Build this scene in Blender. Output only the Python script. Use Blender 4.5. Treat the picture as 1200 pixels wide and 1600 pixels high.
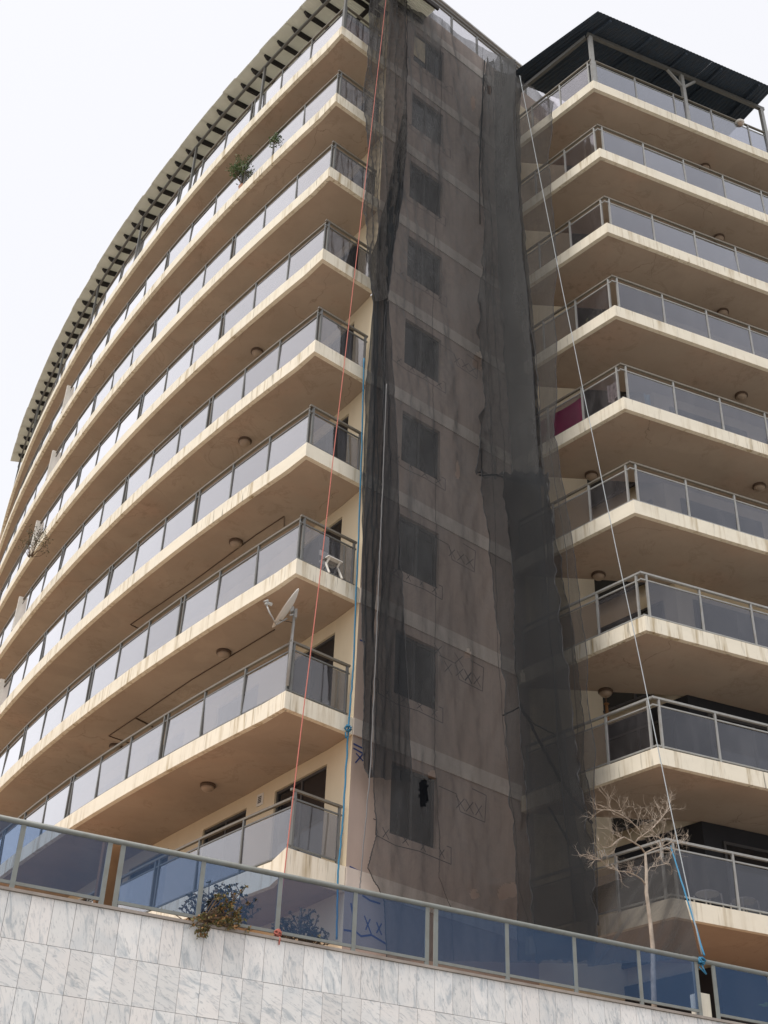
import bpy, math, random
from mathutils import Vector, Matrix, noise
for o in list(bpy.data.objects): bpy.data.objects.remove(o)
random.seed(7)
S = bpy.context.scene
COL = S.collection
R_ = math.radians
V = Vector

# ------------------------------------------------------------ camera, sky, sun, exposure
FPX, PITCH, ROLL = 2025.32, 0.613454, 0.0395778          # focal length in pixels of a 1200 x 1600 frame
_r = V((1, 0, 0)); _f = V((0, math.cos(PITCH), math.sin(PITCH))); _u = V((0, -math.sin(PITCH), math.cos(PITCH)))
CR = _r * math.cos(ROLL) + _u * math.sin(ROLL)
CU = -_r * math.sin(ROLL) + _u * math.cos(ROLL)
cam = bpy.data.cameras.new('camera'); camo = bpy.data.objects.new('camera', cam); COL.objects.link(camo)
cam.sensor_fit = 'VERTICAL'; cam.sensor_height = 32.0; cam.sensor_width = 24.0
cam.lens = FPX / 1600 * 32.0
cam.clip_start = 0.1; cam.clip_end = 3000
m = Matrix((CR, CU, -_f)).transposed().to_4x4()
camo.matrix_world = m
S.camera = camo

SUN_AZ, SUN_EL = R_(228), R_(60)                         # azimuth counter-clockwise from +X
sdir = V((math.cos(SUN_AZ) * math.cos(SUN_EL), math.sin(SUN_AZ) * math.cos(SUN_EL), math.sin(SUN_EL)))
W = bpy.data.worlds.new('World'); S.world = W; W.use_nodes = True
nt = W.node_tree; nt.nodes.clear()
sky = nt.nodes.new('ShaderNodeTexSky'); sky.sky_type = 'NISHITA'; sky.sun_disc = False
sky.sun_elevation = SUN_EL; sky.sun_rotation = math.pi / 2 - SUN_AZ
sky.air_density = 1.0; sky.dust_density = 6.0; sky.ozone_density = 1.0; sky.altitude = 0
veil = nt.nodes.new('ShaderNodeMix'); veil.data_type = 'RGBA'; veil.inputs[0].default_value = 0.8
veil.inputs[7].default_value = (6.05, 6.0, 6.1, 1)        # thin overcast veil over the whole sky
bg = nt.nodes.new('ShaderNodeBackground'); bg.inputs[1].default_value = 0.092
wo = nt.nodes.new('ShaderNodeOutputWorld')
nt.links.new(sky.outputs[0], veil.inputs[6]); nt.links.new(veil.outputs[2], bg.inputs[0]); nt.links.new(bg.outputs[0], wo.inputs[0])
sl = bpy.data.lights.new('sun', 'SUN'); sl.energy = 1.2; sl.angle = R_(18); sl.color = (1, .95, .87)
so = bpy.data.objects.new('sun', sl); COL.objects.link(so); so.rotation_euler = (-sdir).to_track_quat('-Z', 'Y').to_euler()
so.location = (0, 0, 60)
S.view_settings.view_transform = 'Standard'; S.view_settings.look = 'None'
S.view_settings.exposure = 1.0; S.view_settings.gamma = 1; S.view_settings.use_curve_mapping = False
S.render.engine = 'CYCLES'
S.cycles.transparent_max_bounces = 32; S.cycles.max_bounces = 8; S.cycles.diffuse_bounces = 5
try: S.cycles.use_denoising = True
except Exception: pass

# ------------------------------------------------------------ survey: a pixel of the photograph as a sight line
def ray(x, y): return _f + CR * ((x - 600) / FPX) + CU * ((800 - y) / FPX)
def at_z(x, y, z):
    d = ray(x, y); return d * (z / d.z)
def at_plane(x, y, p0, ang):
    d = ray(x, y); n = V((-math.sin(ang), math.cos(ang), 0))
    return d * (n.dot(p0) / n.dot(d))
def at_y(x, y, Y):
    d = ray(x, y); return d * (Y / d.y)
def pol(a): return V((math.cos(a), math.sin(a), 0))
def lerp(a, b, t): return a + (b - a) * t
def poly_at(pts, t):                                      # sample a polyline of equal tuples at t in 0..1 (index space)
    k = t * (len(pts) - 1); i = min(int(k), len(pts) - 2); f = k - i
    return tuple(a + (b - a) * f for a, b in zip(pts[i], pts[i + 1]))

# ------------------------------------------------------------ materials
def mat(name, col, rough=.7, spec=.3, metal=0.0):
    m = bpy.data.materials.new(name); m.use_nodes = True
    b = m.node_tree.nodes['Principled BSDF']
    b.inputs['Base Color'].default_value = (*col, 1); b.inputs['Roughness'].default_value = rough
    b.inputs['Metallic'].default_value = metal; b.inputs['Specular IOR Level'].default_value = spec
    return m
class NT:
    def __init__(s, m): s.m = m; s.t = m.node_tree; s.b = s.t.nodes.get('Principled BSDF')
    def n(s, kind, **kw):
        x = s.t.nodes.new(kind)
        for k, v in kw.items(): setattr(x, k, v)
        return x
    def l(s, a, b): s.t.links.new(a, b)
    def coord(s, scale=(1, 1, 1), kind='Object', rot=(0, 0, 0)):
        tc = s.n('ShaderNodeTexCoord'); mp = s.n('ShaderNodeMapping'); mp.inputs['Scale'].default_value = scale
        mp.inputs['Rotation'].default_value = rot
        s.l(tc.outputs[kind], mp.inputs[0]); return mp.outputs[0]
    def geo(s, scale=(1, 1, 1)):
        g = s.n('ShaderNodeNewGeometry'); mp = s.n('ShaderNodeMapping'); mp.inputs['Scale'].default_value = scale
        s.l(g.outputs['Position'], mp.inputs[0]); return mp.outputs[0]
    def noise(s, vec, scale=1, detail=4, rough=.55, dist=0):
        x = s.n('ShaderNodeTexNoise'); x.inputs['Scale'].default_value = scale; x.inputs['Detail'].default_value = detail
        x.inputs['Roughness'].default_value = rough; x.inputs['Distortion'].default_value = dist
        s.l(vec, x.inputs['Vector']); return x.outputs['Fac']
    def ramp(s, fac, lo, hi, a=0.0, b=1.0):
        x = s.n('ShaderNodeMapRange'); x.inputs[1].default_value = lo; x.inputs[2].default_value = hi
        x.inputs[3].default_value = a; x.inputs[4].default_value = b; x.clamp = True
        s.l(fac, x.inputs[0]); return x.outputs[0]
    def math(s, op, a, b):
        x = s.n('ShaderNodeMath', operation=op)
        for i, v in enumerate((a, b)):
            if isinstance(v, (int, float)): x.inputs[i].default_value = v
            else: s.l(v, x.inputs[i])
        return x.outputs[0]
    def mix(s, fac, a, b):
        x = s.n('ShaderNodeMix', data_type='RGBA')
        for i, v in ((0, fac), (6, a), (7, b)):
            if isinstance(v, (int, float)): x.inputs[i].default_value = v
            elif isinstance(v, tuple): x.inputs[i].default_value = (*v, 1)
            else: s.l(v, x.inputs[i])
        return x.outputs[2]
    def col(s, c): s.l(c, s.b.inputs['Base Color'])
    def bump(s, h, st=.2, d=.02):
        x = s.n('ShaderNodeBump'); x.inputs['Strength'].default_value = st; x.inputs['Distance'].default_value = d
        s.l(h, x.inputs['Height']); s.l(x.outputs[0], s.b.inputs['Normal'])

def fascia_paint(name, base, stain, amount):
    m = mat(name, base, .85, .2); N = NT(m)
    streak = N.noise(N.geo((5.5, 5.5, .35)), 1.0, 5, .7)
    st = N.ramp(streak, .50, .74)
    big = N.ramp(N.noise(N.geo((.35, .35, .5)), 1, 3), .35, .65)
    dirt = N.ramp(N.noise(N.geo((1.3, 1.3, 2.2)), 1.3, 6, .65), .42, .7)
    f = N.math('MULTIPLY', N.math('MULTIPLY', st, big), amount)
    c = N.mix(N.math('MULTIPLY', dirt, .35), base, tuple(v * .80 for v in base))
    c = N.mix(f, c, stain)
    fine = N.ramp(N.noise(N.geo((12, 12, .9)), 1.0, 3, .6), .60, .72)
    c = N.mix(N.math('MULTIPLY', N.math('MULTIPLY', fine, big), .55 * amount), c, (.10, .085, .06))
    N.col(c); N.bump(N.noise(N.geo((1, 1, 1)), 30, 4), .12, .01)
    return m
def plaster(name, base, dark, scale=.7, k=.5, warm=None):
    m = mat(name, base, .9, .15); N = NT(m)
    a = N.ramp(N.noise(N.geo((1, 1, .55)), scale, 6, .62), .38, .68)
    c = N.mix(N.math('MULTIPLY', a, k), base, dark)
    b = N.ramp(N.noise(N.geo((2.2, 2.2, .25)), 1.0, 5, .7), .52, .75)
    c = N.mix(N.math('MULTIPLY', b, k * .6), c, dark)
    if warm:
        w = N.ramp(N.noise(N.geo((.5, .5, .5)), 1.0, 4, .6), .52, .75)
        c = N.mix(N.math('MULTIPLY', w, .5), c, warm)
    N.col(c); N.bump(N.noise(N.geo((1, 1, 1)), 22, 5), .15, .012)
    return m
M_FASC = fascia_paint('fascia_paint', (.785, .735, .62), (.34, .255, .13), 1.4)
M_SOFF = plaster('shaded_soffit_paint', (.45, .365, .30), (.34, .27, .215), .45, .6, (.49, .33, .25))  # fascia's cream paint, darkened: the shade of the underside is in the colour
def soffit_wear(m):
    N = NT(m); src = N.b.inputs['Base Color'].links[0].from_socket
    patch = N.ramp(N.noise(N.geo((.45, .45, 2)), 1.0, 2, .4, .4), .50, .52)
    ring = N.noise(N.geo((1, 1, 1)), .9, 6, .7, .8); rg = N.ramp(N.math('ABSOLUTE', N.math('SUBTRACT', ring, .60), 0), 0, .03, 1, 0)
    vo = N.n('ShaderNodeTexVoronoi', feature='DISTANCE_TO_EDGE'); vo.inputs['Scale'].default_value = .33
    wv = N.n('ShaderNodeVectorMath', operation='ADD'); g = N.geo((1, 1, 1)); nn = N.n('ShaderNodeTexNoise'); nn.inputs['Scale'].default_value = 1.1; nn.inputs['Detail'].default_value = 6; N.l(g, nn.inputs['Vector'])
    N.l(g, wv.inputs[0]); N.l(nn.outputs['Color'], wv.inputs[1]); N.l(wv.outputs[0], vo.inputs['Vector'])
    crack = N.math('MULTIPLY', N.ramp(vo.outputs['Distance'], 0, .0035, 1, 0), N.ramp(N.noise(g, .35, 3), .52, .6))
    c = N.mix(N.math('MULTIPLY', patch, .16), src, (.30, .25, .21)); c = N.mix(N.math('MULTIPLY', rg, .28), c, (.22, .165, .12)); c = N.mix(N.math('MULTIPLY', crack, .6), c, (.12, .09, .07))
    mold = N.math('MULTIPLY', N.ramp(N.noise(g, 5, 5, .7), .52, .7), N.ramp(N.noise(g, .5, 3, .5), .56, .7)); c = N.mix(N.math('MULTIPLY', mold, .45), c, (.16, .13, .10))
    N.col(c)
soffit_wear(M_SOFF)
M_WALL = plaster('cream_wall', (.70, .60, .44), (.54, .45, .33), .6, .35)
M_PINK = plaster('tower_plaster', (.44, .355, .31), (.33, .265, .235), .6, .6)
M_BAND = plaster('band_plaster', (.62, .56, .51), (.44, .38, .34), 1.2, .5)
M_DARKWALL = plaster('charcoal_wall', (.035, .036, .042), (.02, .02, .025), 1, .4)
M_STONE = plaster('penthouse_stone', (.62, .55, .46), (.45, .40, .34), 1.5, .5)
def painted_metal(name, c, rough=.45):
    m = mat(name, c, rough, .5); N = NT(m)
    a = N.ramp(N.noise(N.geo((3, 3, 3)), 2.5, 5, .65), .45, .75)
    N.col(N.mix(N.math('MULTIPLY', a, .55), c, (c[0] * .55 + .03, c[1] * .5 + .02, c[2] * .45 + .01)))
    return m
M_RAIL = painted_metal('balcony_metal', (.125, .128, .125))
M_RAILT = painted_metal('handrail_metal', (.16, .145, .12), .55)
M_RAILR = painted_metal('light_balcony_metal', (.30, .305, .30))
M_TRAIL = painted_metal('terrace_rail_metal', (.20, .215, .205), .5)
M_FRAME = painted_metal('window_frame_metal', (.05, .05, .055))
def glass(name, tint, base, gain, refl=(1, 1, 1), rough=.02, wob=.0, pw=2.4):
    m = bpy.data.materials.new(name); m.use_nodes = True; t = m.node_tree; t.nodes.clear(); N = NT(m)
    tr = N.n('ShaderNodeBsdfTransparent'); tr.inputs[0].default_value = (*tint, 1)
    gl = N.n('ShaderNodeBsdfGlossy'); gl.inputs[0].default_value = (*refl, 1); gl.inputs['Roughness'].default_value = rough
    lw = N.n('ShaderNodeLayerWeight'); lw.inputs[0].default_value = .5
    p = N.math('POWER', lw.outputs['Facing'], pw)
    oi = N.n('ShaderNodeObjectInfo'); fac = N.math('MULTIPLY', N.math('ADD', N.math('MULTIPLY', p, gain), base), N.ramp(oi.outputs['Random'], 0, 1, .84, 1.1)); dk = .025 if wob > .11 else .07
    # smears and dust on the pane
    sm = N.ramp(N.noise(N.geo((2.2, 2.2, .8)), 1.2, 5, .6), .45, .8)
    df = N.n('ShaderNodeBsdfDiffuse'); df.inputs[0].default_value = (.42, .41, .42, 1)
    if wob:
        bp = N.n('ShaderNodeBump'); bp.inputs['Strength'].default_value = wob; bp.inputs['Distance'].default_value = .05
        N.l(N.noise(N.geo((1, 1, 1)), .9, 2), bp.inputs['Height']); N.l(bp.outputs[0], gl.inputs['Normal'])
    mx0 = N.n('ShaderNodeMixShader'); N.l(N.math('ADD', N.math('MULTIPLY', sm, dk), dk * .5), mx0.inputs[0]); N.l(tr.outputs[0], mx0.inputs[1]); N.l(df.outputs[0], mx0.inputs[2])
    mx = N.n('ShaderNodeMixShader'); N.l(fac, mx.inputs[0]); N.l(mx0.outputs[0], mx.inputs[1]); N.l(gl.outputs[0], mx.inputs[2])
    out = N.n('ShaderNodeOutputMaterial'); N.l(mx.outputs[0], out.inputs[0])
    return m
M_GLASS = glass('balcony_glass', (.60, .60, .62), .035, 2.15, (.97, .955, .965), .05, .1, 3.0)
M_GLASSL = glass('clear_balcony_glass', (.78, .76, .78), .03, 1.0, (.9, .9, .95), .05, .1, 3.0)
M_GLASSR = glass('tinted_balcony_glass', (.47, .48, .52), .03, 1.7, (.88, .90, .96), .05, .1, 3.0)
M_TGLASS = glass('terrace_glass', (.58, .645, .735), .06, .42, (.28, .47, .78), .03, .12)
M_DARKGLASS = mat('dark_window_glass', (.012, .014, .018), .06, .6)
def net(name, cov, colr, var=.2):
    m = bpy.data.materials.new(name); m.use_nodes = True; t = m.node_tree; t.nodes.clear(); N = NT(m)
    tr = N.n('ShaderNodeBsdfTransparent')
    df = N.n('ShaderNodeBsdfDiffuse'); tl = N.n('ShaderNodeBsdfTranslucent')
    dust = N.ramp(N.noise(N.coord((.6, .6, .25)), 1.3, 6, .65), .4, .75)
    c = N.mix(N.math('MULTIPLY', dust, .6), colr, tuple(min(1, v * 1.6 + .01) for v in colr))
    N.l(c, df.inputs[0]); N.l(c, tl.inputs[0])
    th = N.n('ShaderNodeMixShader'); th.inputs[0].default_value = .3; N.l(df.outputs[0], th.inputs[1]); N.l(tl.outputs[0], th.inputs[2])
    # the mesh of threads covers more of a fold that turns away from the eye, as a real net does
    g = N.n('ShaderNodeNewGeometry'); dt = N.n('ShaderNodeVectorMath', operation='DOT_PRODUCT'); N.l(g.outputs['Normal'], dt.inputs[0]); N.l(g.outputs['Incoming'], dt.inputs[1])
    ab = N.math('MAXIMUM', N.math('ABSOLUTE', dt.outputs['Value'], 0), .12)
    nz0 = N.noise(N.coord((1, 1, .3)), 1.1, 5, .6)
    st = N.noise(N.coord((7, 7, .22)), 1.0, 6, .7, .6); cr = N.noise(N.coord((1.4, 1.4, .9), rot=(0, .7, .5)), 1.3, 7, .68, 1.4)
    crease = N.ramp(N.math('ABSOLUTE', N.math('SUBTRACT', cr, .5), 0), 0.0, .035, 1, 0)
    nz = N.math('ADD', N.math('ADD', N.math('MULTIPLY', nz0, .55), N.math('MULTIPLY', st, .45)), N.math('MULTIPLY', crease, .07))
    base = N.ramp(nz, .3, .7, 1 - cov + var * .5, 1 - cov - var * .5)
    op = N.math('SUBTRACT', 1.0, N.math('POWER', N.math('MAXIMUM', base, .02), N.math('DIVIDE', .62, ab)))
    mx = N.n('ShaderNodeMixShader'); N.l(op, mx.inputs[0]); N.l(tr.outputs[0], mx.inputs[1]); N.l(th.outputs[0], mx.inputs[2])
    out = N.n('ShaderNodeOutputMaterial'); N.l(mx.outputs[0], out.inputs[0])
    return m
M_NET = net('shade_net', .56, (.115, .117, .120), .26)
M_NETD = net('shade_net_dense', .70, (.040, .043, .047))
M_NETU = net('shade_net_upper', .62, (.046, .049, .053), .3)
M_HEM = mat('net_hem', (.045, .046, .05), .9)
M_NETT = net('shade_net_thin', .46, (.055, .055, .056), .14)
M_NETB = net('shade_net_bundle', .88, (.038, .042, .046))
M_NETL = net('shade_net_faded', .56, (.082, .080, .078))
M_NETC = net('shade_net_curtain', .70, (.088, .085, .083))
def marble(name, rot, stretch):
    m = mat(name, (.7, .7, .7), .32, .45); N = NT(m)
    oi = N.n('ShaderNodeObjectInfo'); tc = N.n('ShaderNodeTexCoord')
    off = N.n('ShaderNodeVectorMath', operation='SCALE'); cx = N.n('ShaderNodeCombineXYZ')
    N.l(oi.outputs['Random'], cx.inputs[0]); N.l(oi.outputs['Random'], cx.inputs[2]); N.l(cx.outputs[0], off.inputs[0]); off.inputs['Scale'].default_value = 40
    ad = N.n('ShaderNodeVectorMath', operation='ADD'); N.l(tc.outputs['Object'], ad.inputs[0]); N.l(off.outputs[0], ad.inputs[1])
    mp = N.n('ShaderNodeMapping'); mp.inputs['Rotation'].default_value = (0, rot, 0)
    mp2 = N.n('ShaderNodeMapping'); mp2.inputs['Scale'].default_value = stretch
    N.l(ad.outputs[0], mp.inputs[0]); N.l(mp.outputs[0], mp2.inputs[0]); v = mp2.outputs[0]
    a = N.ramp(N.noise(v, 1.7, 8, .66, 1.8), .51, .66)
    b = N.ramp(N.noise(v, 6.5, 7, .68, 1.2), .54, .66)
    cl = N.ramp(N.noise(ad.outputs[0], 1.6, 5, .6, .8), .50, .74)
    tone = N.ramp(N.noise(ad.outputs[0], .9, 3, .5), .42, .62)
    c = N.mix(N.math('MULTIPLY', tone, .5), (.78, .775, .765), (.76, .71, .68))
    c = N.mix(N.math('MULTIPLY', cl, .6), c, (.55, .60, .64))
    c = N.mix(N.math('MULTIPLY', a, .72), c, (.36, .41, .45))
    c = N.mix(N.math('MULTIPLY', b, .5), c, (.25, .28, .31))
    br = N.n('ShaderNodeHueSaturation'); N.l(N.ramp(oi.outputs['Random'], 0, 1, .88, 1.05), br.inputs['Value']); N.l(c, br.inputs['Color'])
    N.col(br.outputs[0]); return m
M_MARBV = marble('marble_upright_veins', R_(16), (4.2, 1, 1.15))
M_MARBH = marble('marble_slanting_veins', R_(-24), (1.3, 1, 4.4))
M_GROUT = mat('grout', (.22, .21, .20), .9)
M_COPE = plaster('coping_stone', (.36, .32, .29), (.2, .17, .15), 3, .6)
M_TERR = plaster('terracotta_paving', (.42, .275, .18), (.32, .20, .125), .5, .4)
M_STREET = plaster('pale_concrete_street', (.30, .28, .25), (.20, .19, .17), .2, .5)
M_WOOD = plaster('orange_wood', (.27, .145, .07), (.15, .075, .035), 3, .6)
M_ROOFU = painted_metal('dark_blue_roof_sheet', (.030, .048, .075), .75)
M_SHEET = plaster('weathered_roof_sheet', (.74, .74, .69), (.52, .52, .48), 2.5, .4)
def translucent(m, k):
    N = NT(m); t = N.n('ShaderNodeBsdfTranslucent'); t.inputs[0].default_value = (.8, .79, .72, 1); x = N.n('ShaderNodeMixShader'); x.inputs[0].default_value = k
    out = [q for q in m.node_tree.nodes if q.type == 'OUTPUT_MATERIAL'][0]
    N.l(N.b.outputs[0], x.inputs[1]); N.l(t.outputs[0], x.inputs[2]); N.l(x.outputs[0], out.inputs[0])
translucent(M_SHEET, .32)                                # thin weathered plastic sheeting lets daylight through
M_TIMBER = plaster('dark_timber', (.045, .042, .042), (.025, .024, .025), 2, .5)
M_LAMPB = mat('lamp_base', (.10, .065, .045), .5); M_LAMPD = mat('lamp_glass_dome', (.34, .26, .20), .35, .5)
M_WHITE = plaster('white_enamel', (.72, .70, .66), (.55, .52, .47), 4, .4)
M_RED = mat('red_rope', (.46, .15, .12), .9); M_BLUE = mat('blue_rope', (.05, .20, .34), .85)
M_GREYR = mat('grey_rope', (.34, .37, .39), .85); M_CORD = mat('grey_cord', (.17, .17, .175), .9)
M_MARK = mat('blue_black_paint', (.028, .030, .045), .8); M_MARKB = mat('blue_paint_line', (.02, .045, .17), .8)
M_BARK = plaster('pale_bark', (.50, .43, .36), (.22, .18, .145), 11, .8)
M_STEM = plaster('brown_stem', (.16, .11, .075), (.08, .055, .04), 8, .5)
def leaf_mat(name, a, b, c):
    m = mat(name, a, .45, .4); N = NT(m); g = N.n('ShaderNodeNewGeometry')
    r = g.outputs['Random Per Island']
    N.col(N.mix(N.ramp(r, .62, .9), N.mix(r, a, b), c)); return m
M_LEAFS = leaf_mat('succulent_leaf', (.06, .07, .03), (.15, .13, .05), (.34, .18, .06))
M_LEAFG = leaf_mat('green_leaf', (.05, .10, .03), (.10, .16, .05), (.15, .17, .07))
M_LEAFD = leaf_mat('olive_leaf', (.06, .075, .035), (.11, .10, .05), (.17, .13, .06))
M_MAG = plaster('magenta_cloth', (.50, .025, .17), (.34, .015, .11), 6, .6)
M_LBLUE = mat('light_blue_cloth', (.28, .52, .62), .9); M_LACE = plaster('white_printed_cloth', (.62, .58, .56), (.12, .10, .10), 9, .9)
M_RAG = plaster('grey_rag', (.22, .215, .20), (.11, .105, .10), 14, .7)
M_BRICK = plaster('terracotta_board', (.42, .235, .165), (.30, .16, .11), 2, .4)
M_COAX = mat('black_cable', (.02, .02, .02), .5); M_GALV = painted_metal('galvanised_steel', (.33, .33, .32), .4)

# ------------------------------------------------------------ mesh helpers
class MB:
    def __init__(s): s.v = []; s.f = []; s.mi = []; s.k = 0; s.smooth = False
    def add(s, vs, fs):
        b = len(s.v); s.v += [tuple(x) for x in vs]
        for f in fs: s.f.append(tuple(b + i for i in f)); s.mi.append(s.k)
        return s
    def quad(s, a, b, c, d): return s.add((a, b, c, d), ((0, 1, 2, 3),))
    def hexa(s, p):                                       # 4 bottom then 4 top points
        return s.add(p, ((3, 2, 1, 0), (4, 5, 6, 7), (0, 1, 5, 4), (1, 2, 6, 5), (2, 3, 7, 6), (3, 0, 4, 7)))
    def box(s, c, ax, ay, az):                            # centre, three half-axis vectors
        c = V(c); p = [c + ax * i + ay * j + az * k for k in (-1, 1) for i, j in ((-1, -1), (1, -1), (1, 1), (-1, 1))]
        return s.hexa(p)
    def bar(s, a, b, w, h, up=V((0, 0, 1))):              # rectangular bar from a to b
        a, b = V(a), V(b); d = (b - a).normalized(); sd = d.cross(up)
        if sd.length < 1e-4: sd = d.cross(V((1, 0, 0)))
        sd.normalize(); u2 = sd.cross(d).normalized()
        p = [q + sd * i * w / 2 + u2 * j * h / 2 for q in (a, b) for i, j in ((-1, -1), (1, -1), (1, 1), (-1, 1))]
        return s.hexa(p)
    def strip(s, pts, w, h):                              # flat-lying rectangular rail along a polyline
        n = len(pts); rows = []
        for i, p in enumerate(pts):
            d = (pts[min(i + 1, n - 1)] - pts[max(i - 1, 0)]).normalized(); sd = V((d.y, -d.x, 0)).normalized()
            if 0 < i < n - 1:
                d1 = (p - pts[i - 1]).normalized(); k = max(.35, abs(d1.x * d.x + d1.y * d.y)); sd = sd / k
            rows.append([p + sd * a * w / 2 + V((0, 0, b * h / 2)) for a, b in ((-1, -1), (1, -1), (1, 1), (-1, 1))])
        vs = [q for r in rows for q in r]; fs = []
        for i in range(n - 1):
            for j in range(4):
                fs.append((4 * i + j, 4 * i + (j + 1) % 4, 4 * i + 4 + (j + 1) % 4, 4 * i + 4 + j))
        fs += [(3, 2, 1, 0), tuple(4 * n - 4 + j for j in range(4))]
        return s.add(vs, fs)
    def tube(s, pts, r, n=8, cap=True):
        pts = [V(p) for p in pts]; m_ = len(pts); vs = []; fs = []; up = V((0.31, 0.17, 0.93)); 
        for i, p in enumerate(pts):
            d = (pts[min(i + 1, m_ - 1)] - pts[max(i - 1, 0)]).normalized()
            a = d.cross(up)
            if a.length < 1e-3: a = d.cross(V((1, 0, 0)))
            a.normalize(); b = d.cross(a); rr = r[i] if isinstance(r, (list, tuple)) else r
            for k in range(n):
                t = 2 * math.pi * k / n; vs.append(p + a * math.cos(t) * rr + b * math.sin(t) * rr)
        for i in range(m_ - 1):
            for k in range(n): fs.append((i * n + k, i * n + (k + 1) % n, (i + 1) * n + (k + 1) % n, (i + 1) * n + k))
        if cap: fs += [tuple(range(n - 1, -1, -1)), tuple((m_ - 1) * n + k for k in range(n))]
        return s.add(vs, fs)
    def lathe(s, c, prof, n=20, ax=V((0, 0, 1)), sx=1.0):
        c = V(c); ax = ax.normalized(); a = ax.cross(V((0.3, 1, 0.1))).normalized(); b = ax.cross(a); vs = []; fs = []
        for r, h in prof:
            for k in range(n):
                t = 2 * math.pi * k / n; vs.append(c + ax * h + (a * math.cos(t) * sx + b * math.sin(t)) * r)
        for i in range(len(prof) - 1):
            for k in range(n): fs.append((i * n + k, i * n + (k + 1) % n, (i + 1) * n + (k + 1) % n, (i + 1) * n + k))
        fs += [tuple(range(n - 1, -1, -1)), tuple((len(prof) - 1) * n + k for k in range(n))]
        return s.add(vs, fs)
    def blob(s, c, r, n=6, m=8, jit=.15, sc=(1, 1, 1)):
        c = V(c); vs = []; fs = []
        for i in range(n + 1):
            for k in range(m):
                a = math.pi * i / n; t = 2 * math.pi * k / m
                d = V((math.sin(a) * math.cos(t) * sc[0], math.sin(a) * math.sin(t) * sc[1], math.cos(a) * sc[2]))
                vs.append(c + d * r * (1 + random.uniform(-jit, jit)))
        for i in range(n):
            for k in range(m): fs.append((i * m + k, i * m + (k + 1) % m, (i + 1) * m + (k + 1) % m, (i + 1) * m + k))
        return s.add(vs, fs)
    def mesh(s, name, mats, origin=V((0, 0, 0))):
        me = bpy.data.meshes.new(name); o = V(origin)
        me.from_pydata([(x - o.x, y - o.y, z - o.z) for x, y, z in s.v], [], s.f)
        for m_ in (mats if isinstance(mats, (list, tuple)) else [mats]): me.materials.append(m_)
        if any(s.mi): me.polygons.foreach_set('material_index', s.mi)
        if s.smooth: me.polygons.foreach_set('use_smooth', [True] * len(me.polygons))
        me.update(); return me
    def centre(s, base=False):
        n = len(s.v); xs, ys, zs = zip(*s.v)
        return V(((min(xs) + max(xs)) / 2, (min(ys) + max(ys)) / 2, min(zs) if base else (min(zs) + max(zs)) / 2))
    def build(s, name, mats, parent=None, origin=None, kind=None):
        if origin is None: origin = s.centre(parent is None)
        ob = bpy.data.objects.new(name, s.mesh(name, mats, origin)); COL.objects.link(ob)
        if parent is not None: ob.parent = parent; ob.location = V(origin) - wpos(parent)
        else: ob.location = origin
        if kind: ob['kind'] = kind
        return ob
def wpos(o):
    p = V(o.location)
    while o.parent is not None: o = o.parent; p = p + V(o.location)
    return p
def tag(o, label=None, cat=None, group=None, kind=None):
    if label: o['label'] = label
    if cat: o['category'] = cat
    if group: o['group'] = group
    if kind: o['kind'] = kind
    return o
def thing(name, label, cat, loc=(0, 0, 0), group=None):
    o = bpy.data.objects.new(name, None); COL.objects.link(o); o.location = loc; o.empty_display_size = .2
    return tag(o, label, cat, group)
def put(me, name, loc, parent, z=0.0):
    o = bpy.data.objects.new(name, me); COL.objects.link(o); o.parent = parent; o.location = V(loc) - wpos(parent); return o
Z = V((0, 0, 1))
def zz(v): return V((0, 0, v))

# ------------------------------------------------------------ survey points of the place
AE, AR, AL = R_(39.3908), R_(22.3521), R_(131.6375)
E_, RU, RV = pol(AE), pol(AR), pol(AL)
TN = V((math.sin(AE), -math.cos(AE), 0))                 # outward normal of the netted tower wall
RN = V((math.sin(AR), -math.cos(AR), 0))                 # outward normal of the right wing's right face
RLN = V((-math.sin(AL), math.cos(AL), 0))                # outward normal of the right wing's left face
LC = V((-1.7305, 22.1115, 0)); RC = V((5.5629, 23.4057, 0))
AC = V((56.1377, 73.7853, 0)); AR0 = 77.5319             # arc of the left wing's front
def A(t, off=0.0, z=0.0):
    th = R_(-138.24) - t / AR0; return AC + V((math.cos(th), math.sin(th), 0)) * (AR0 + off) + zz(z)
def An(t): th = R_(-138.24) - t / AR0; return V((math.cos(th), math.sin(th), 0))
def T(s, z=0.0, o=0.0): return LC + E_ * s + TN * o + zz(z)
LEV = [8.3375 + 3 * n for n in range(10)]
RLEV = [8.086 + 3 * n for n in range(9)]
SL = .36; TW0 = 1.67; TW1 = 6.31; TTOP = 36.05; GROUND = -1.6; TERR = 4.60; LT = 31.5

# ------------------------------------------------------------ ground, terrace
g = MB(); g.quad((-900, -900, GROUND), (900, -900, GROUND), (900, 1400, GROUND), (-900, 1400, GROUND)); tag(g.build('ground', M_STREET), 'pale concrete ground at the foot of the wall', kind='structure')
WD = R_(26.004); WX = pol(WD); WN = V((math.sin(WD), -math.cos(WD), 0)); W0 = V((0, 16, 0))
def Wp(a, z=0.0, o=0.0): return W0 + WX * a + WN * o + zz(z)
def w_at(x, y): p = at_plane(x, y, W0, WD); return (p - W0).dot(WX), p.z
t_ = MB(); b0, b1 = Wp(-22, 0, -.3), Wp(26, 0, -.3)
t_.hexa([b0 + zz(GROUND), b1 + zz(GROUND), b1 - WN * 60 + zz(GROUND), b0 - WN * 60 + zz(GROUND), b0 + zz(TERR), b1 + zz(TERR), b1 - WN * 60 + zz(TERR), b0 - WN * 60 + zz(TERR)])
tag(t_.build('terrace', M_TERR), 'raised terrace paved in terracotta between wall and building', kind='structure')

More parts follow.
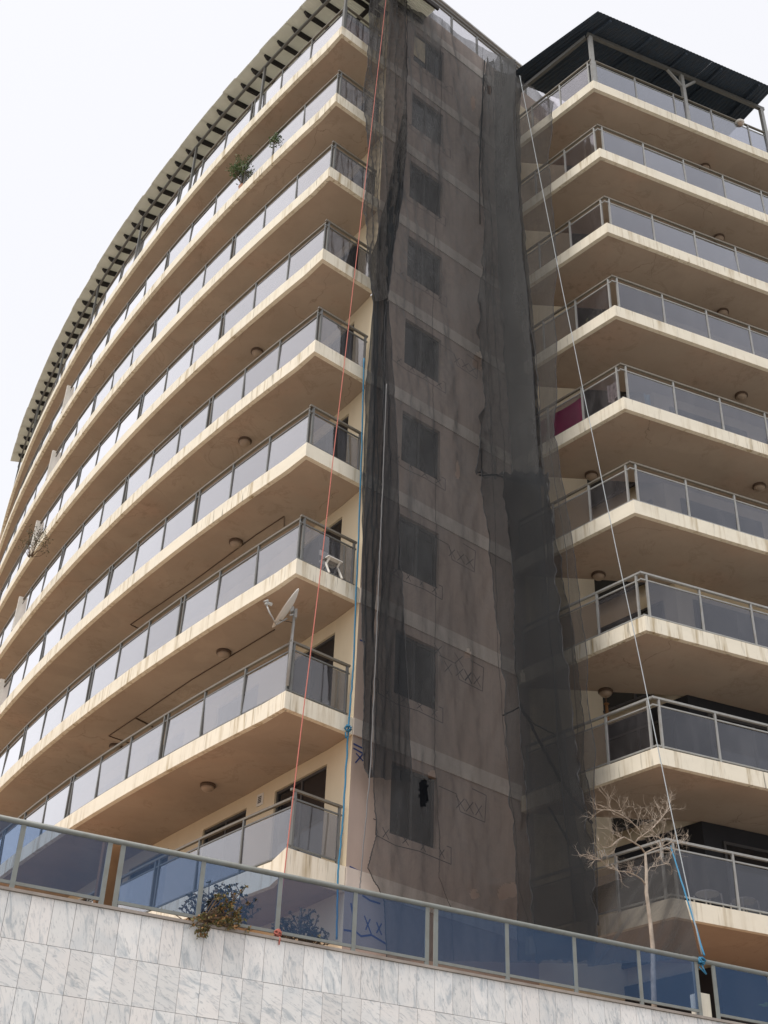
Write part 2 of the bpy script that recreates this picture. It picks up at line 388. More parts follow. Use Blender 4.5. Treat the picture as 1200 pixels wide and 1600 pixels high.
# ------------------------------------------------------------ the apartment building
B = thing('apartment_building', 'tall cream apartment block with curved left balconies, netted tower and angled right balconies', 'building', (3, 26, TERR))

def ring_slab(mb, outer, lip, inner, th, fm=0, sm=1):
    """slab from z=0 down to -th: cream edge, drip lip, slightly recessed soffit."""
    n = len(outer); up = zz(0)
    mb.k = fm
    for i in range(n - 1):
        mb.quad(inner[i], outer[i], outer[i + 1], inner[i + 1])
        mb.quad(outer[i] - zz(th), outer[i + 1] - zz(th), outer[i + 1], outer[i])
        mb.quad(lip[i] - zz(th), lip[i + 1] - zz(th), outer[i + 1] - zz(th), outer[i] - zz(th))
        mb.quad(lip[i] - zz(th - .025), lip[i + 1] - zz(th - .025), lip[i + 1] - zz(th), lip[i] - zz(th))
    mb.k = sm
    for i in range(n - 1): mb.quad(inner[i] - zz(th - .025), inner[i + 1] - zz(th - .025), lip[i + 1] - zz(th - .025), lip[i] - zz(th - .025))
    for i in (0, n - 1):
        mb.k = fm; mb.quad(inner[i], outer[i], outer[i] - zz(th), inner[i] - zz(th))

def left_outline(inset_c, inset_f, t0=0.0):
    o_end = LC + E_ * (TW0 - .012)
    c = LC + E_ * inset_c if inset_c else V(LC)
    ts = [0.75 * k for k in range(1, int(LT / .75) + 1)]
    outer = [o_end, V(c)] + [A(t, -inset_f) for t in ts]
    n0 = -TN
    lip = [LC + E_ * (TW0 - .012) + n0 * .11, c + n0 * .11 + E_ * .10] + [A(t, -inset_f - .11) for t in ts]
    inner = [LC + E_ * (TW0 - .012) + n0 * .14, LC + E_ * (TW0 + .02) + n0 * .2] + [A(t, -2.05) for t in ts]
    return outer, lip, inner
right_len, right_left = 13.0, 3.62
def right_outline(s=0.0):
    sh = V((0, 0, 0))
    c = RC + sh
    e1 = c + RU * right_len; e0 = c + RV * right_left
    outer = [e0, c, e1]
    lip = [e0 - RLN * .11, c + (RU + RV) * .117, e1 - RN * .11]
    inner = [e0 - RLN * .16, c + RU * 3.25 + RV * 2.26, e1 - RN * 2.15]
    return outer, lip, inner

far_posts = MB(); NEAR = 15.5
def railing(parent, z, runs, metal, top_metal, top=1.17, glass_top=.99, name_glass='glass_panel', gm_=M_GLASS, gap0=.11, thick_rail=True):
    """runs: list of (point function, list of post stations, list of pane spans, far limit)."""
    for fn, posts, panes, ends in runs:
        k0, k1 = ends; n = max(2, int(abs(k1 - k0) / 1.0) + 1)
        pts = [fn(k0 + (k1 - k0) * i / (n - 1)) for i in range(n)]
        for nm, h, w, hh, mm in (('handrail', top, .062, .045, top_metal), ('mid_rail', glass_top + .015, .03, .03, metal), ('bottom_rail', gap0, .03, .03, metal)):
            mb = MB(); mb.strip([p + zz(z + h) for p in pts], w, hh); mb.build(nm, mm, parent)
        for t in posts:
            p = fn(t); q = fn(t + .05); d = (q - p).normalized(); nrm = V((d.y, -d.x, 0))
            mb = far_posts if t > NEAR and len(pts) > 20 else MB()
            mb.box(p + zz(z + top / 2 - .01), d * .021, nrm * .026, zz(top / 2 - .012))
            if mb is not far_posts: mb.build('post', metal, parent)
        for a, b in panes:
            pa, pb = fn(a), fn(b); d = (pb - pa).normalized(); nrm = V((d.y, -d.x, 0)); c = (pa + pb) / 2
            tilt = nrm * random.uniform(-.014, .014)
            mb = MB(); mb.box(c + zz(z + (gap0 + glass_top) / 2), d * ((pb - pa).length / 2), nrm * .005, zz((glass_top - gap0) / 2 - .018) + tilt)
            mb.build(name_glass, gm_ if not isinstance(gm_, list) else gm_[runs.index((fn, posts, panes, ends))], parent)

def left_stations(t0, pitch, tend):
    posts, panes = [], []; t = t0; k = 0
    while t < tend - pitch * .6:
        posts.append(t); panes.append((t + .03, t + pitch - .03)); t += pitch; k += 1
        if k % 3 == 0: posts.append(t); panes[-1] = (panes[-1][0], t - .03); t += .16
    posts.append(t)
    return posts, panes, t
fourth = ['first', 'second', 'third', 'fourth', 'fifth', 'sixth', 'seventh', 'eighth', 'ninth']
LEFT = []
for n in range(9):
    z = LEV[n]; inc, inf, th = (.30, .52, .46) if n == 0 else (0, 0, SL)
    mb = MB(); o, l, i = left_outline(inc, inf)
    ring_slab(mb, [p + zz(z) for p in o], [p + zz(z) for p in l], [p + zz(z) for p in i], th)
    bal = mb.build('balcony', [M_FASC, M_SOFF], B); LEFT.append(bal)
    bal['label'] = 'curved left balcony, %s from the bottom' % fourth[n]
    off = -.13 - inf
    ft = lambda t, off=off: A(t, off)
    posts, panes, tl = left_stations(.20 if n else .40, 1.43 if n else 1.52, 30.5)
    c0 = LC + E_ * inc - TN * .13
    fe = lambda s, c0=c0: c0 + E_ * s
    t0 = posts[0]
    railing(bal, z, [(ft, posts, panes, (t0 - .07, tl)), (fe, [.20, TW0 - inc - .12], [(.24, TW0 - inc - .15)], (.10, TW0 - inc - .06))], M_RAIL, M_RAILT, top=1.17 if n < 8 else 1.22)
    # pale upright screens between neighbouring flats
    if n in (3, 4, 5, 6, 7):
        ts = 17.3
        mb = MB(); d = (A(ts + .1) - A(ts)).normalized(); nn = An(ts)
        mb.box(A(ts, -.12, z + .62), d * .035, nn * .14, zz(.62)); mb.build('divider_screen', M_WHITE, bal)
far_posts.build('post', M_RAIL, B, kind='stuff')
RIGHT = []
for n in range(9):
    z = RLEV[n]; mb = MB(); o, l, i = right_outline()
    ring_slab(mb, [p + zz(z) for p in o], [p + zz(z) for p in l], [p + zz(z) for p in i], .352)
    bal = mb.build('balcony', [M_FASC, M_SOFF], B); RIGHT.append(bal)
    bal['label'] = 'angled right balcony, %s from the bottom' % fourth[n]
    cI = RC + (RU + RV) * .138
    fr = lambda s, cI=cI: cI + RU * s
    fl = lambda s, cI=cI: cI + RV * s
    pr = [.13 + 1.365 * k for k in range(9)]; pl = [.13, 1.22, 2.33, 3.4]
    railing(bal, z, [(fr, pr, [(a + .03, b - .03) for a, b in zip(pr, pr[1:])], (-.03, pr[-1] + .3)), (fl, pl, [(a + .03, b - .03) for a, b in zip(pl, pl[1:])], (.03, 3.45))], M_RAILR, M_RAILT if n > 2 else M_RAILR, gm_=[M_GLASSR, M_GLASSL])

# back wall of the left balconies: cream wall with dark sliding doors, storey by storey
def wall_line(t): return A(t, -1.70 - min(.3, t * .07))
doors = [(.85, 2.75), (3.9, 5.7), (7.2, 9.2), (10.6, 12.6), (14, 16), (17.6, 19.6), (21, 23), (25, 27), (28, 30)]
for n in range(9):
    z0, z1 = LEV[n], (LEV[n + 1] - SL + .02 if n < 8 else 35.2)
    mb = MB(); cuts = [0.0]
    for a, b in doors: cuts += [a, b]
    cuts.append(LT + 1)
    start = LC + E_ * TW0
    dh = 2.36
    for k in range(len(cuts) - 1):
        a, b = cuts[k], cuts[k + 1]
        pa = start if k == 0 else wall_line(a); pb = wall_line(b)
        if k % 2 == 0: mb.quad(pb + zz(z0), pa + zz(z0), pa + zz(z1), pb + zz(z1))
        else:
            nn = An((a + b) / 2); qa, qb = pa - nn * .12, pb - nn * .12
            mb.quad(pb + zz(z0 + dh), pa + zz(z0 + dh), pa + zz(z1), pb + zz(z1))
            mb.quad(pa + zz(z0), qa + zz(z0), qa + zz(z0 + dh), pa + zz(z0 + dh)); mb.quad(qb + zz(z0), pb + zz(z0), pb + zz(z0 + dh), qb + zz(z0 + dh))
            mb.quad(pb + zz(z0 + dh), qb + zz(z0 + dh), qa + zz(z0 + dh), pa + zz(z0 + dh))
    mb.build('wall', M_WALL, B)
    for a, b in doors[:4 if n > 2 else 5]:
        pa, pb = wall_line(a), wall_line(b); nn = An((a + b) / 2); qa, qb = pa - nn * .08, pb - nn * .08; d = (qb - qa).normalized(); Lw = (qb - qa).length
        fm = MB()
        for f in (0, .5, 1): fm.box(qa + d * (Lw * f + (.03 if f == 0 else -.03 if f == 1 else 0)) + zz(z0 + dh / 2), d * .03, nn * .03, zz(dh / 2))
        fm.box((qa + qb) / 2 + zz(z0 + dh - .035), d * (Lw / 2 - .065), nn * .028, zz(.03)); fm.box((qa + qb) / 2 + zz(z0 + .04), d * (Lw / 2 - .065), nn * .028, zz(.03))
        fr_ = fm.build('sliding_door', M_FRAME, B)
        for f in (.25, .75):
            gm = MB(); gm.box(qa + d * (Lw * f) + zz(z0 + dh / 2) - nn * (.01 if f > .5 else -.01), d * (Lw / 4 - .04), nn * .005, zz(dh / 2 - .08)); gm.build('pane', M_DARKGLASS, fr_)
# core behind the wall and end wall, so that the block is solid from any side
core = MB(); top = 35.3
pts = [A(t, -2.25) for t in (1.0, 6, 12, 18, 24, 30, LT + 1)] + [A(LT + 1, -14), A(16, -14), T(6, 0, -9)]
nP = len(pts); core.add([p + zz(TERR) for p in pts] + [p + zz(top) for p in pts], [tuple(range(nP, 2 * nP))] + [(i, (i + 1) % nP, nP + (i + 1) % nP, nP + i) for i in range(nP)])
core.build('core_wall', M_WALL, B)
# lowest storey below the first balcony
mb = MB()
lw = [LC + E_ * TW0] + [wall_line(t) for t in (2, 6, 10, 14, 20, 26, LT + 1)]
for a, b in zip(lw, lw[1:]): mb.quad(b + zz(TERR), a + zz(TERR), a + zz(LEV[0]), b + zz(LEV[0]))
mb.build('wall', M_WALL, B)

# tower wall with window openings
WS0, WS1 = 2.69, 3.91
tw = MB(); ZT = TTOP
def tq(s0, s1, z0, z1, o0=0, o1=0): tw.quad(T(s0, z0, o0), T(s1, z0, o1), T(s1, z1, o1), T(s0, z1, o0))
tq(TW0, WS0, TERR, ZT); tq(WS1, TW1 + .4, TERR, ZT)
prev = TERR; wins = [(LEV[n] + .93, LEV[n] + 2.42) for n in range(9)]
for z0, z1 in wins:
    tq(WS0, WS1, prev, z0); prev = z1
    D = -.16
    tw.quad(T(WS0, z0, D), T(WS0, z0, 0), T(WS0, z1, 0), T(WS0, z1, D)); tw.quad(T(WS1, z0, 0), T(WS1, z0, D), T(WS1, z1, D), T(WS1, z1, 0))
    tw.quad(T(WS0, z0, D), T(WS1, z0, D), T(WS1, z0, 0), T(WS0, z0, 0)); tw.quad(T(WS0, z1, 0), T(WS1, z1, 0), T(WS1, z1, D), T(WS0, z1, D))
tq(WS0, WS1, prev, ZT)
tw.quad(T(TW0, ZT), T(TW1 + .4, ZT), T(TW1 + .4, ZT, -8), T(TW0, ZT, -8))
tw.quad(T(TW0, TERR, -8), T(TW0, TERR), T(TW0, ZT), T(TW0, ZT, -8)) if False else None
tw.build('tower_wall', M_PINK, B)
mb = MB(); mb.quad(T(TW1 + .4, TERR, -.002), T(9.6, TERR, -.002), T(9.6, 35.2, -.002), T(TW1 + .4, 35.2, -.002)); mb.build('wall', M_WALL, B)
rt = MB(); rt.box(T((TW1 + 8.6) / 2 + .2, 35.2, -4), E_ * ((8.6 - TW1) / 2 - .2), TN * 3.996, zz(.85)); rt.build('parapet', M_PINK, B)
for n in range(10):
    mb = MB(); zt = LEV[n] if n < 9 else 35.34
    mb.box(T((TW0 + TW1) / 2 + .02, zt - .18, .0), E_ * ((TW1 - TW0) / 2 + .02), TN * .03, zz(.18)); mb.build('floor_band', M_BAND, B)
for z0, z1 in wins:
    fm = MB(); zc = (z0 + z1) / 2; hh = (z1 - z0) / 2; sc = (WS0 + WS1) / 2; hw = (WS1 - WS0) / 2; D = -.12
    for s in (WS0 + .03, sc, WS1 - .03): fm.box(T(s, zc, D), E_ * .03, TN * .03, zz(hh))
    for zq in (z0 + .03, z1 - .03):
        for s in (sc - hw / 2, sc + hw / 2): fm.box(T(s, zq, D), E_ * (hw / 2 - .06), TN * .028, zz(.03))
    w = fm.build('window', M_FRAME, B)
    for s in (sc - hw / 2, sc + hw / 2):
        gm = MB(); gm.box(T(s, zc, D - .005), E_ * (hw / 2 - .03), TN * .005, zz(hh - .05)); gm.build('pane', M_DARKGLASS, w)
    k = wins.index((z0, z1))
    if k == 8:
        s_ = sc - hw / 2 if k != 4 else sc + hw / 2; gm = MB(); gm.box(T(s_, z1 - .35 - .1 * (k % 3), D + .012), E_ * (hw / 2 - .07), TN * .004, zz(.28 + .1 * (k % 3))); gm.build('blind', M_WALL, w)

# right wing: back walls with big dark windows
wc = RC + RU * 3.17 + RV * 2.20
for n in range(9):
    z0, z1 = RLEV[n], (RLEV[n + 1] - .352 + .02 if n < 8 else 35.2)
    mb = MB(); a = wc; b = wc + RU * 12; c = wc + RV * 3.2
    mb.quad(a + zz(z0), b + zz(z0), b + zz(z1), a + zz(z1)); mb.quad(c + zz(z0), a + zz(z0), a + zz(z1), c + zz(z1))
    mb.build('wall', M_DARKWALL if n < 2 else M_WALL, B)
    for (p, d, nr, L0, L1) in ((wc, RU, RN, .5, 2.9), (wc, RU, RN, 3.6, 6.0), (wc, RV, RLN, .4, 2.4)):
        c0 = p + d * ((L0 + L1) / 2) + nr * .02; hw = (L1 - L0) / 2
        fm = MB()
        for f in (-1, 0, 1): fm.box(c0 + d * (hw * f) + zz(z0 + 1.15), d * .03, nr * .03, zz(1.15))
        for f in (-.5, .5):
            for h in (.03, 2.27): fm.box(c0 + d * (hw * f) + zz(z0 + h), d * (hw / 2 - .03), nr * .027, zz(.03))
        wdw = fm.build('window', M_FRAME, B)
        for f in (-.5, .5):
            gm = MB(); gm.box(c0 + d * (hw * f) + zz(z0 + 1.15), d * (hw / 2 - .03), nr * .006, zz(1.09)); gm.build('pane', M_DARKGLASS, wdw)
mb = MB(); a, b, c = wc + (RU + RV) * .16, wc + RU * 12 - RN * .15, wc + RV * 3.2 - RLN * .15
k4 = [c, a, b, b - RN * 10, c - RN * 10]
mb.add([p + zz(TERR) for p in k4] + [p + zz(35.2) for p in k4], [(5, 6, 7, 8, 9)] + [(i, (i + 1) % 5, 5 + (i + 1) % 5, 5 + i) for i in range(5)])
mb.build('core_wall', M_WALL, B)
mb = MB(); zb = RLEV[0] - .36
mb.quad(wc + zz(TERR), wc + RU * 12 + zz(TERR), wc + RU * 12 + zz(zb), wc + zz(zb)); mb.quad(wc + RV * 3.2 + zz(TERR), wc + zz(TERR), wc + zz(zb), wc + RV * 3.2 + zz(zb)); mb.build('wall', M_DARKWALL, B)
# pale stone penthouse wall at the right of the top terrace, course by course
for k in range(9):
    for j in range(4):
        mb = MB(); zc = 32.1 + .36 * k + .18
        mb.box(RC + RU * (7.9 + .62 * j + (.31 if k % 2 else 0)) - RN * (1.35 + random.uniform(-.012, .012)) + zz(zc), RU * .304, RN * .1, zz(.172)); mb.build('stone_block', M_STONE, B)

# glazed parapet railing on the tower roof
def rp(s): return T(s, 0, -.25)
mb = MB(); mb.strip([rp(1.9) + zz(37.78), rp(9.0) + zz(37.78)], .16, .07); mb.build('handrail', M_GALV, B)
mb = MB(); mb.strip([rp(1.9) + zz(37.46), rp(9.0) + zz(37.46)], .06, .06); mb.strip([rp(1.9) + zz(37.62), rp(9.0) + zz(37.62)], .10, .05); mb.build('mid_rail', M_RAIL, B)
sp = [2.2 + 1.13 * k for k in range(7)]
for s in sp: mb = MB(); mb.box(rp(s) + zz(36.75), E_ * .035, TN * .03, zz(.69)); mb.build('post', M_RAIL, B)
for a, b in zip(sp, sp[1:]): mb = MB(); mb.box(rp((a + b) / 2) + zz(36.75), E_ * ((b - a) / 2 - .045), TN * .005, zz(.64)); mb.build('glass_panel', M_GLASS, B)

# corrugated roof over the top left balcony: sheets on timber rafters, a beam on posts
roof = thing('terrace_roof', 'long corrugated roof on dark timber rafters following the curved top of the left wing', 'roof', A(10, -.05, LEV[8]))
EZ0, EO0, EZ1, EO1 = 34.93, .33, 35.42, -2.9
bay = .68; nb = int(30.2 / bay)
for k in range(nb):
    t0 = -.9 + bay * k; mb = MB(); nc = 10; dz = random.uniform(-.012, .012); do = random.uniform(-.02, .02)
    for j in range(nc * 2):
        ta, tb = t0 + 1.07 * bay * j / (nc * 2), t0 + 1.07 * bay * (j + 1) / (nc * 2); ha = .024 * (1 if j % 2 else -1)
        p = [A(ta, EO0 + do, EZ0 + dz - ha), A(tb, EO0 + do, EZ0 + dz + ha), A(tb, EO1, EZ1 + ha), A(ta, EO1, EZ1 - ha)]
        mb.quad(*p); mb.quad(*[q + zz(.006) for q in reversed(p)])
    mb.build('roof_sheet', M_SHEET, roof)
    mb = MB(); d = (A(t0 + .1) - A(t0)).normalized()
    tailo = EO0 - .21 + random.uniform(-.04, .04)
    prof = [(tailo, EZ0 - .005), (tailo, EZ0 - .05), (tailo - .10, EZ0 - .15), (tailo - .26, EZ0 - .17), (EO1, EZ1 - .17), (EO1, EZ1 - .02)]
    vs = [A(t0, o, z - .012) + d * sgn * .032 for sgn in (-1, 1) for o, z in prof]; q = len(prof)
    mb.add(vs, [tuple(range(q - 1, -1, -1)), tuple(range(q, 2 * q))] + [(i, (i + 1) % q, q + (i + 1) % q, q + i) for i in range(q)]); mb.build('rafter', M_TIMBER, roof)
mb = MB(); mb.strip([A(-.6 + .8 * k, -.06, 34.68) for k in range(38)], .07, .09); mb.build('beam', M_RAIL, roof)
mb = MB(); mb.strip([A(-.6 + .8 * k, -1.2, 34.86) for k in range(38)], .09, .14); mb.build('beam', M_TIMBER, roof)
for t in (.06, 4.05, 8.1, 12.0, 16.1, 20.1, 24.1, 28): mb = MB(); d = (A(t + .1) - A(t)).normalized(); mb.box(A(t, -.06, (LEV[8] + 34.6) / 2), d * .035, An(t) * .035, zz((34.6 - LEV[8]) / 2)); mb.build('post', M_RAIL, roof)
mb = MB(); mb.bar(T(.25, 34.66, -.1), T(2.4, 34.66, -.1), .09, .14); mb.build('beam', M_TIMBER, roof)
mb = MB(); mb.box(T(1.25, 34.1, -.9), E_ * .55, TN * .03, zz(.35)); tag(mb.build('hanging_board', M_BRICK), 'terracotta coloured board hanging under the roof beside the top corner post', 'board')

# pergola roof of the right wing
pg = thing('pergola', 'dark blue corrugated pergola roof on grey posts over the top right balcony', 'pergola', RC + zz(RLEV[8]))
PZ = 34.5
f0 = RC + RLN * .02 + RN * .62 + zz(PZ + .05); f1 = f0 + RU * 6.35; bk0 = RC + RV * 3.1 - RN * .2 + zz(PZ + .05); 
nS = 14
def pr_pt(u, dpt): # u along front 0..6.35, depth 0..1 back; rises gently
    left = RC + RLN * .04 + RN * .62 + RV * (3.7 * dpt); right = f1 - zz(PZ + .05) - RN * (3.4 * dpt)
    p = lerp(left, right, u); return V((p.x, p.y, PZ + .06 + .42 * dpt))
for k in range(nS):
    mb = MB(); nc = 8; dz = random.uniform(-.012, .012)
    for j in range(nc):
        ua, ub = (k + j / nc) / nS, (k + (j + 1) / nc) / nS; ha = .010 * (1 if j % 2 else -1)
        p = [pr_pt(ua, 0) + zz(dz - ha), pr_pt(ub, 0) + zz(dz + ha), pr_pt(ub, 1) + zz(ha), pr_pt(ua, 1) + zz(-ha)]
        mb.quad(*p); mb.quad(*[q + zz(.008) for q in reversed(p)])
    mb.build('roof_sheet', M_ROOFU, pg)
pp = RC + (RU + RV) * .138
for u, w in ((.04, .055), (3.3, .055), (6.28, .055)): mb = MB(); mb.box(pp + RU * u + zz((RLEV[8] + PZ - .1) / 2), RU * w, RN * w, zz((PZ - .1 - RLEV[8]) / 2)); mb.build('post', M_RAILR, pg)
mb = MB(); mb.bar(pp + RU * -.05 + zz(PZ - .03), pp + RU * 6.4 + zz(PZ - .03), .10, .13); mb.build('beam', M_RAIL, pg)
mb = MB(); mb.bar(pp + RV * .1 + zz(PZ - .03), pp + RV * 3.2 + zz(PZ - .03), .10, .13); mb.build('beam', M_RAIL, pg)
for sg in (-1, 1): mb = MB(); mb.bar(pp + RU * (3.3 + sg * .05) + zz(PZ - .62), pp + RU * (3.3 + sg * .5) + zz(PZ - .1), .07, .07); mb.build('brace', M_RAILR, pg)
for u in (.08, .3, .5, .7, .92):
    mb = MB(); mb.bar(pr_pt(u, .02) - zz(.075), pr_pt(u, .98) - zz(.075), .06, .09); mb.build('rafter', M_ROOFU, pg)

# ------------------------------------------------------------ marble wall, tiles, coping, glass railing
wall_top = 4.67
rw = thing('marble_wall', 'retaining wall clad in white and grey veined marble tiles below the glass railing', 'wall', Wp(0, GROUND))
mb = MB(); A0, A1 = -10.6, 13.25
mb.box(Wp((A0 + A1) / 2, (GROUND + wall_top - .03) / 2, -.16), WX * ((A1 - A0) / 2), WN * .14, zz((wall_top - .03 - GROUND) / 2)); mb.build('wall_body', M_GROUT, rw)
TWD = .2535; rows = [(wall_top - .03, .50), (wall_top - .53, .49), (wall_top - 1.02, .50), (wall_top - 1.52, .5)]
for r, (zt, h) in enumerate(rows):
    for k in range(-24, 27 if r < 1 else 14 if r < 2 else 2 if r < 3 else -8):
        mb = MB(); a = TWD * k + .055 + (.02 if r else 0); j = random.uniform(-.0015, .0015)
        mb.box(Wp(a, zt - h / 2, j), WX * (TWD / 2 - .0022), WN * .02, zz(h / 2 - .0022))
        # bring the tile into the wall's own axes so that the veins keep their direction
        ob = bpy.data.objects.new('marble_tile', None) if False else None
        c = mb.centre(); me_b = MB(); me_b.box(V((0, 0, 0)), V((TWD / 2 - .0022, 0, 0)), V((0, -.02, 0)), zz(h / 2 - .0022))
        o = bpy.data.objects.new('marble_tile', me_b.mesh('marble_tile', M_MARBH if r % 2 else M_MARBV)); COL.objects.link(o); o.parent = rw
        o.location = c - wpos(rw); o.rotation_euler = (random.uniform(-.0022, .0022), 0, WD)
cp = MB(); cp.box(Wp((A0 + A1) / 2, wall_top - .012, -.14), WX * ((A1 - A0) / 2), WN * .185, zz(.016)); cp.build('coping', M_COPE, rw)

RTOP = 5.455
tr_ = thing('terrace_railing', 'grey tube railing with blue tinted glass panels on top of the marble wall', 'railing', Wp(0, wall_top))
RO = -.06
mb = MB(); mb.smooth = True; mb.tube([Wp(A0, RTOP, RO), Wp(A1, RTOP, RO)], .034, 12); mb.build('handrail', M_TRAIL, tr_)
px_posts = [(20, 1385), (160, 1410), (181, 1415), (311, 1433), (435, 1457), (555, 1480), (670, 1508), (684, 1510), (797, 1530), (905, 1555), (1008, 1575), (1100, 1590), (1128, 1595)]
st = [w_at(*q)[0] for q in px_posts]
st = [st[0] - 1.0] + st + [st[-1] + 1.0, st[-1] + 2.0]
st = [st[0] - 1.0] + st
for s in st: mb = MB(); mb.box(Wp(s, (wall_top + RTOP) / 2 - .01, RO), WX * .028, WN * .012, zz((RTOP - wall_top) / 2 - .02)); mb.build('post', M_TRAIL, tr_)
for a, b in zip(st, st[1:]):
    if b - a < .4: continue
    mb = MB(); mb.box(Wp((a + b) / 2, wall_top + .09, RO), WX * ((b - a) / 2 - .03), WN * .012, zz(.018)); mb.build('bottom_rail', M_TRAIL, tr_)
    mb = MB(); mb.box(Wp((a + b) / 2, (wall_top + .105 + RTOP - .03) / 2, RO), WX * ((b - a) / 2 - .03), WN * .005, zz((RTOP - .135 - wall_top) / 2)); mb.build('glass_panel', M_TGLASS, tr_)

# ------------------------------------------------------------ ceiling lights
def ceiling_light(x, y, z, label):
    p = at_z(x, y, z)
    t = thing('ceiling_light', label, 'lamp', p, 'round ceiling lights under the balconies')
    mb = MB(); mb.smooth = True; mb.lathe(p + zz(.02), [(.15, 0), (.17, -.03), (.17, -.07), (.14, -.085)], 20); mb.build('base_ring', M_LAMPB, t)
    mb = MB(); mb.smooth = True; mb.lathe(p - zz(.055), [(.145, 0), (.13, -.05), (.09, -.085), (.04, -.10), (.004, -.104)], 20); mb.build('dome', M_LAMPD, t)
for n, x, y, lb in ((1, 325, 1226, 'under the second lowest slab of the left wing, above the lowest balcony'), (2, 350, 1018, 'nearest the corner under the third left slab up'), (2, 181, 1165, 'half hidden by glass under the third slab up of the left wing'),
                    (3, 369, 846, 'under the fourth slab up of the left wing'), (4, 383, 688, 'under the fifth slab up of the left wing'), (5, 402, 549, 'under the sixth slab up of the left wing, just above a handrail')):
    ceiling_light(x, y, LEV[n] - SL + .025, 'round ceiling light ' + lb)
for n, x, y, lb in ((8, 1101, 261, 'under the topmost slab of the right wing'), (7, 1123, 371, 'under the second slab from the top of the right wing'), (6, 1129, 487, 'under the third slab from the top of the right wing'), (5, 1158, 617, 'under the slab above the balcony with the magenta cloth'),
                    (4, 1186, 759, 'at the right edge under the balcony with the magenta cloth'), (4, 924, 741, 'left of the corner under the balcony with the magenta cloth'), (3, 935, 897, 'beside the rope under the fourth right slab from the bottom'), (2, 946, 1079, 'with a wooden ornament hanging below it, right wing')):
    ceiling_light(x, y, RLEV[n] - .352 + .025, 'round ceiling light ' + lb)
p = at_z(946, 1079, RLEV[2] - .33)
t = thing('hanging_ornament', 'small wooden ornament hanging from the ceiling light over a lower right balcony', 'ornament', p - zz(.55))
mb = MB(); mb.tube([p - zz(.12), p - zz(.3)], .006, 5); mb.tube([p - zz(.3), p - zz(.34), p - zz(.36)], [.02, .07, .02], 8); mb.build('rosette', M_WOOD, t)
mb = MB(); mb.tube([p - zz(.35), p - zz(.4), p - zz(.75), p - zz(.78)], [.015, .035, .035, .01], 8); mb.build('tube', M_WOOD, t)

# conduits along the soffits (parts of the building)
def conduit(z, pts, r=.014):
    q = [at_z(x, y, z - .015) for x, y in pts]; mb = MB(); mb.tube(q, r, 6); mb.build('conduit', M_SOFF if r < .012 else M_LAMPB, B)
zs = LEV[3] - SL + .025; conduit(zs, [(444, 822), (444, 807), (400, 836), (300, 910), (204, 976), (222, 985)])
zs = LEV[2] - SL + .025; conduit(zs, [(429, 984), (300, 1062), (170, 1150), (204, 1162)]); conduit(zs, [(212, 1122), (239, 1136)], .02)

# ------------------------------------------------------------ painted marks on the tower wall (flat paint, a few mm proud)
def stroke(mb, pts, w=.03, o=.004):
    P_ = [T(s, z, o) for s, z in pts]
    for a, b in zip(P_, P_[1:]):
        d = (b - a).normalized(); sd = d.cross(TN).normalized() * w / 2; mb.quad(a - sd, b - sd, b + sd, a + sd)
def xmark(mb, s, z, h=.16, o=.004):
    k = random.uniform(-.03, .03); stroke(mb, [(s - h * .45, z + h / 2), (s + h * .45 + k, z - h / 2)], .016, o); stroke(mb, [(s + h * .4 + k, z + h / 2), (s - h * .4, z - h / 2)], .016, o + .002)
for n in range(9):
    z0 = wins[n][0]; mb = MB()
    zl = z0 - .16 + random.uniform(-.03, .03); a, b = 2.30 + random.uniform(-.1, .1), 4.05 + random.uniform(-.05, .25)
    stroke(mb, [(a - .08, zl + .3), (a, zl + .3), (a, zl), (a + .5, zl - .07), (a + 1.1, zl - .02), (b, zl - .06), (b, zl + .28), (b - .12, zl + .28)], .017)
    for q in range(4): xmark(mb, a + .25 + (b - a - .4) * q / 3.2, zl + .10, .15 + random.uniform(0, .05), .004)
    if n in (1, 2, 3, 5):
        zz0 = LEV[n] - .75; c = 4.3 + random.uniform(-.1, .2)
        stroke(mb, [(c - .5, zz0 + .02), (c, zz0), (c + .1, zz0 - .35), (c + .8, zz0 - .38), (c + .85, zz0 + .22), (c + .45, zz0 + .25)], .016)
        for q in range(3): xmark(mb, c + .1 + .27 * q, zz0 - .17, .26)
    if n == 1:
        for q in range(4): xmark(mb, 3.9 + .3 * q, LEV[2] - .62 - (.32 if q % 2 else 0), .26)
    mb.build('painted_mark', M_MARK, B)
def ts(x, y): p = at_plane(x, y, LC, AE); return ((p - LC).dot(E_), p.z)
mb = MB()
for l in ([(546, 1354), (560, 1361), (580, 1368)], [(543, 1391), (556, 1392)], [(566, 1399), (578, 1407), (594, 1412)], [(537, 1453), (556, 1456), (564, 1463), (580, 1461), (605, 1476)], [(548, 1411), (553, 1440), (551, 1470)], [(552, 1162), (568, 1170)], [(552, 1169), (570, 1179)], [(562, 1000), (570, 1003)]): stroke(mb, [ts(*q) for q in l], .035)
for l in ([(552, 1366), (559, 1381)], [(560, 1368), (553, 1378)], [(573, 1372), (581, 1387)], [(581, 1373), (573, 1383)], [(569, 1431), (580, 1460)], [(578, 1436), (571, 1453)], [(588, 1441), (596, 1461)], [(596, 1443), (588, 1458)], [(556, 1177), (567, 1189)], [(567, 1178), (555, 1192)]): stroke(mb, [ts(*q) for q in l], .028, .006)
mb.build('painted_mark', M_MARKB, B)
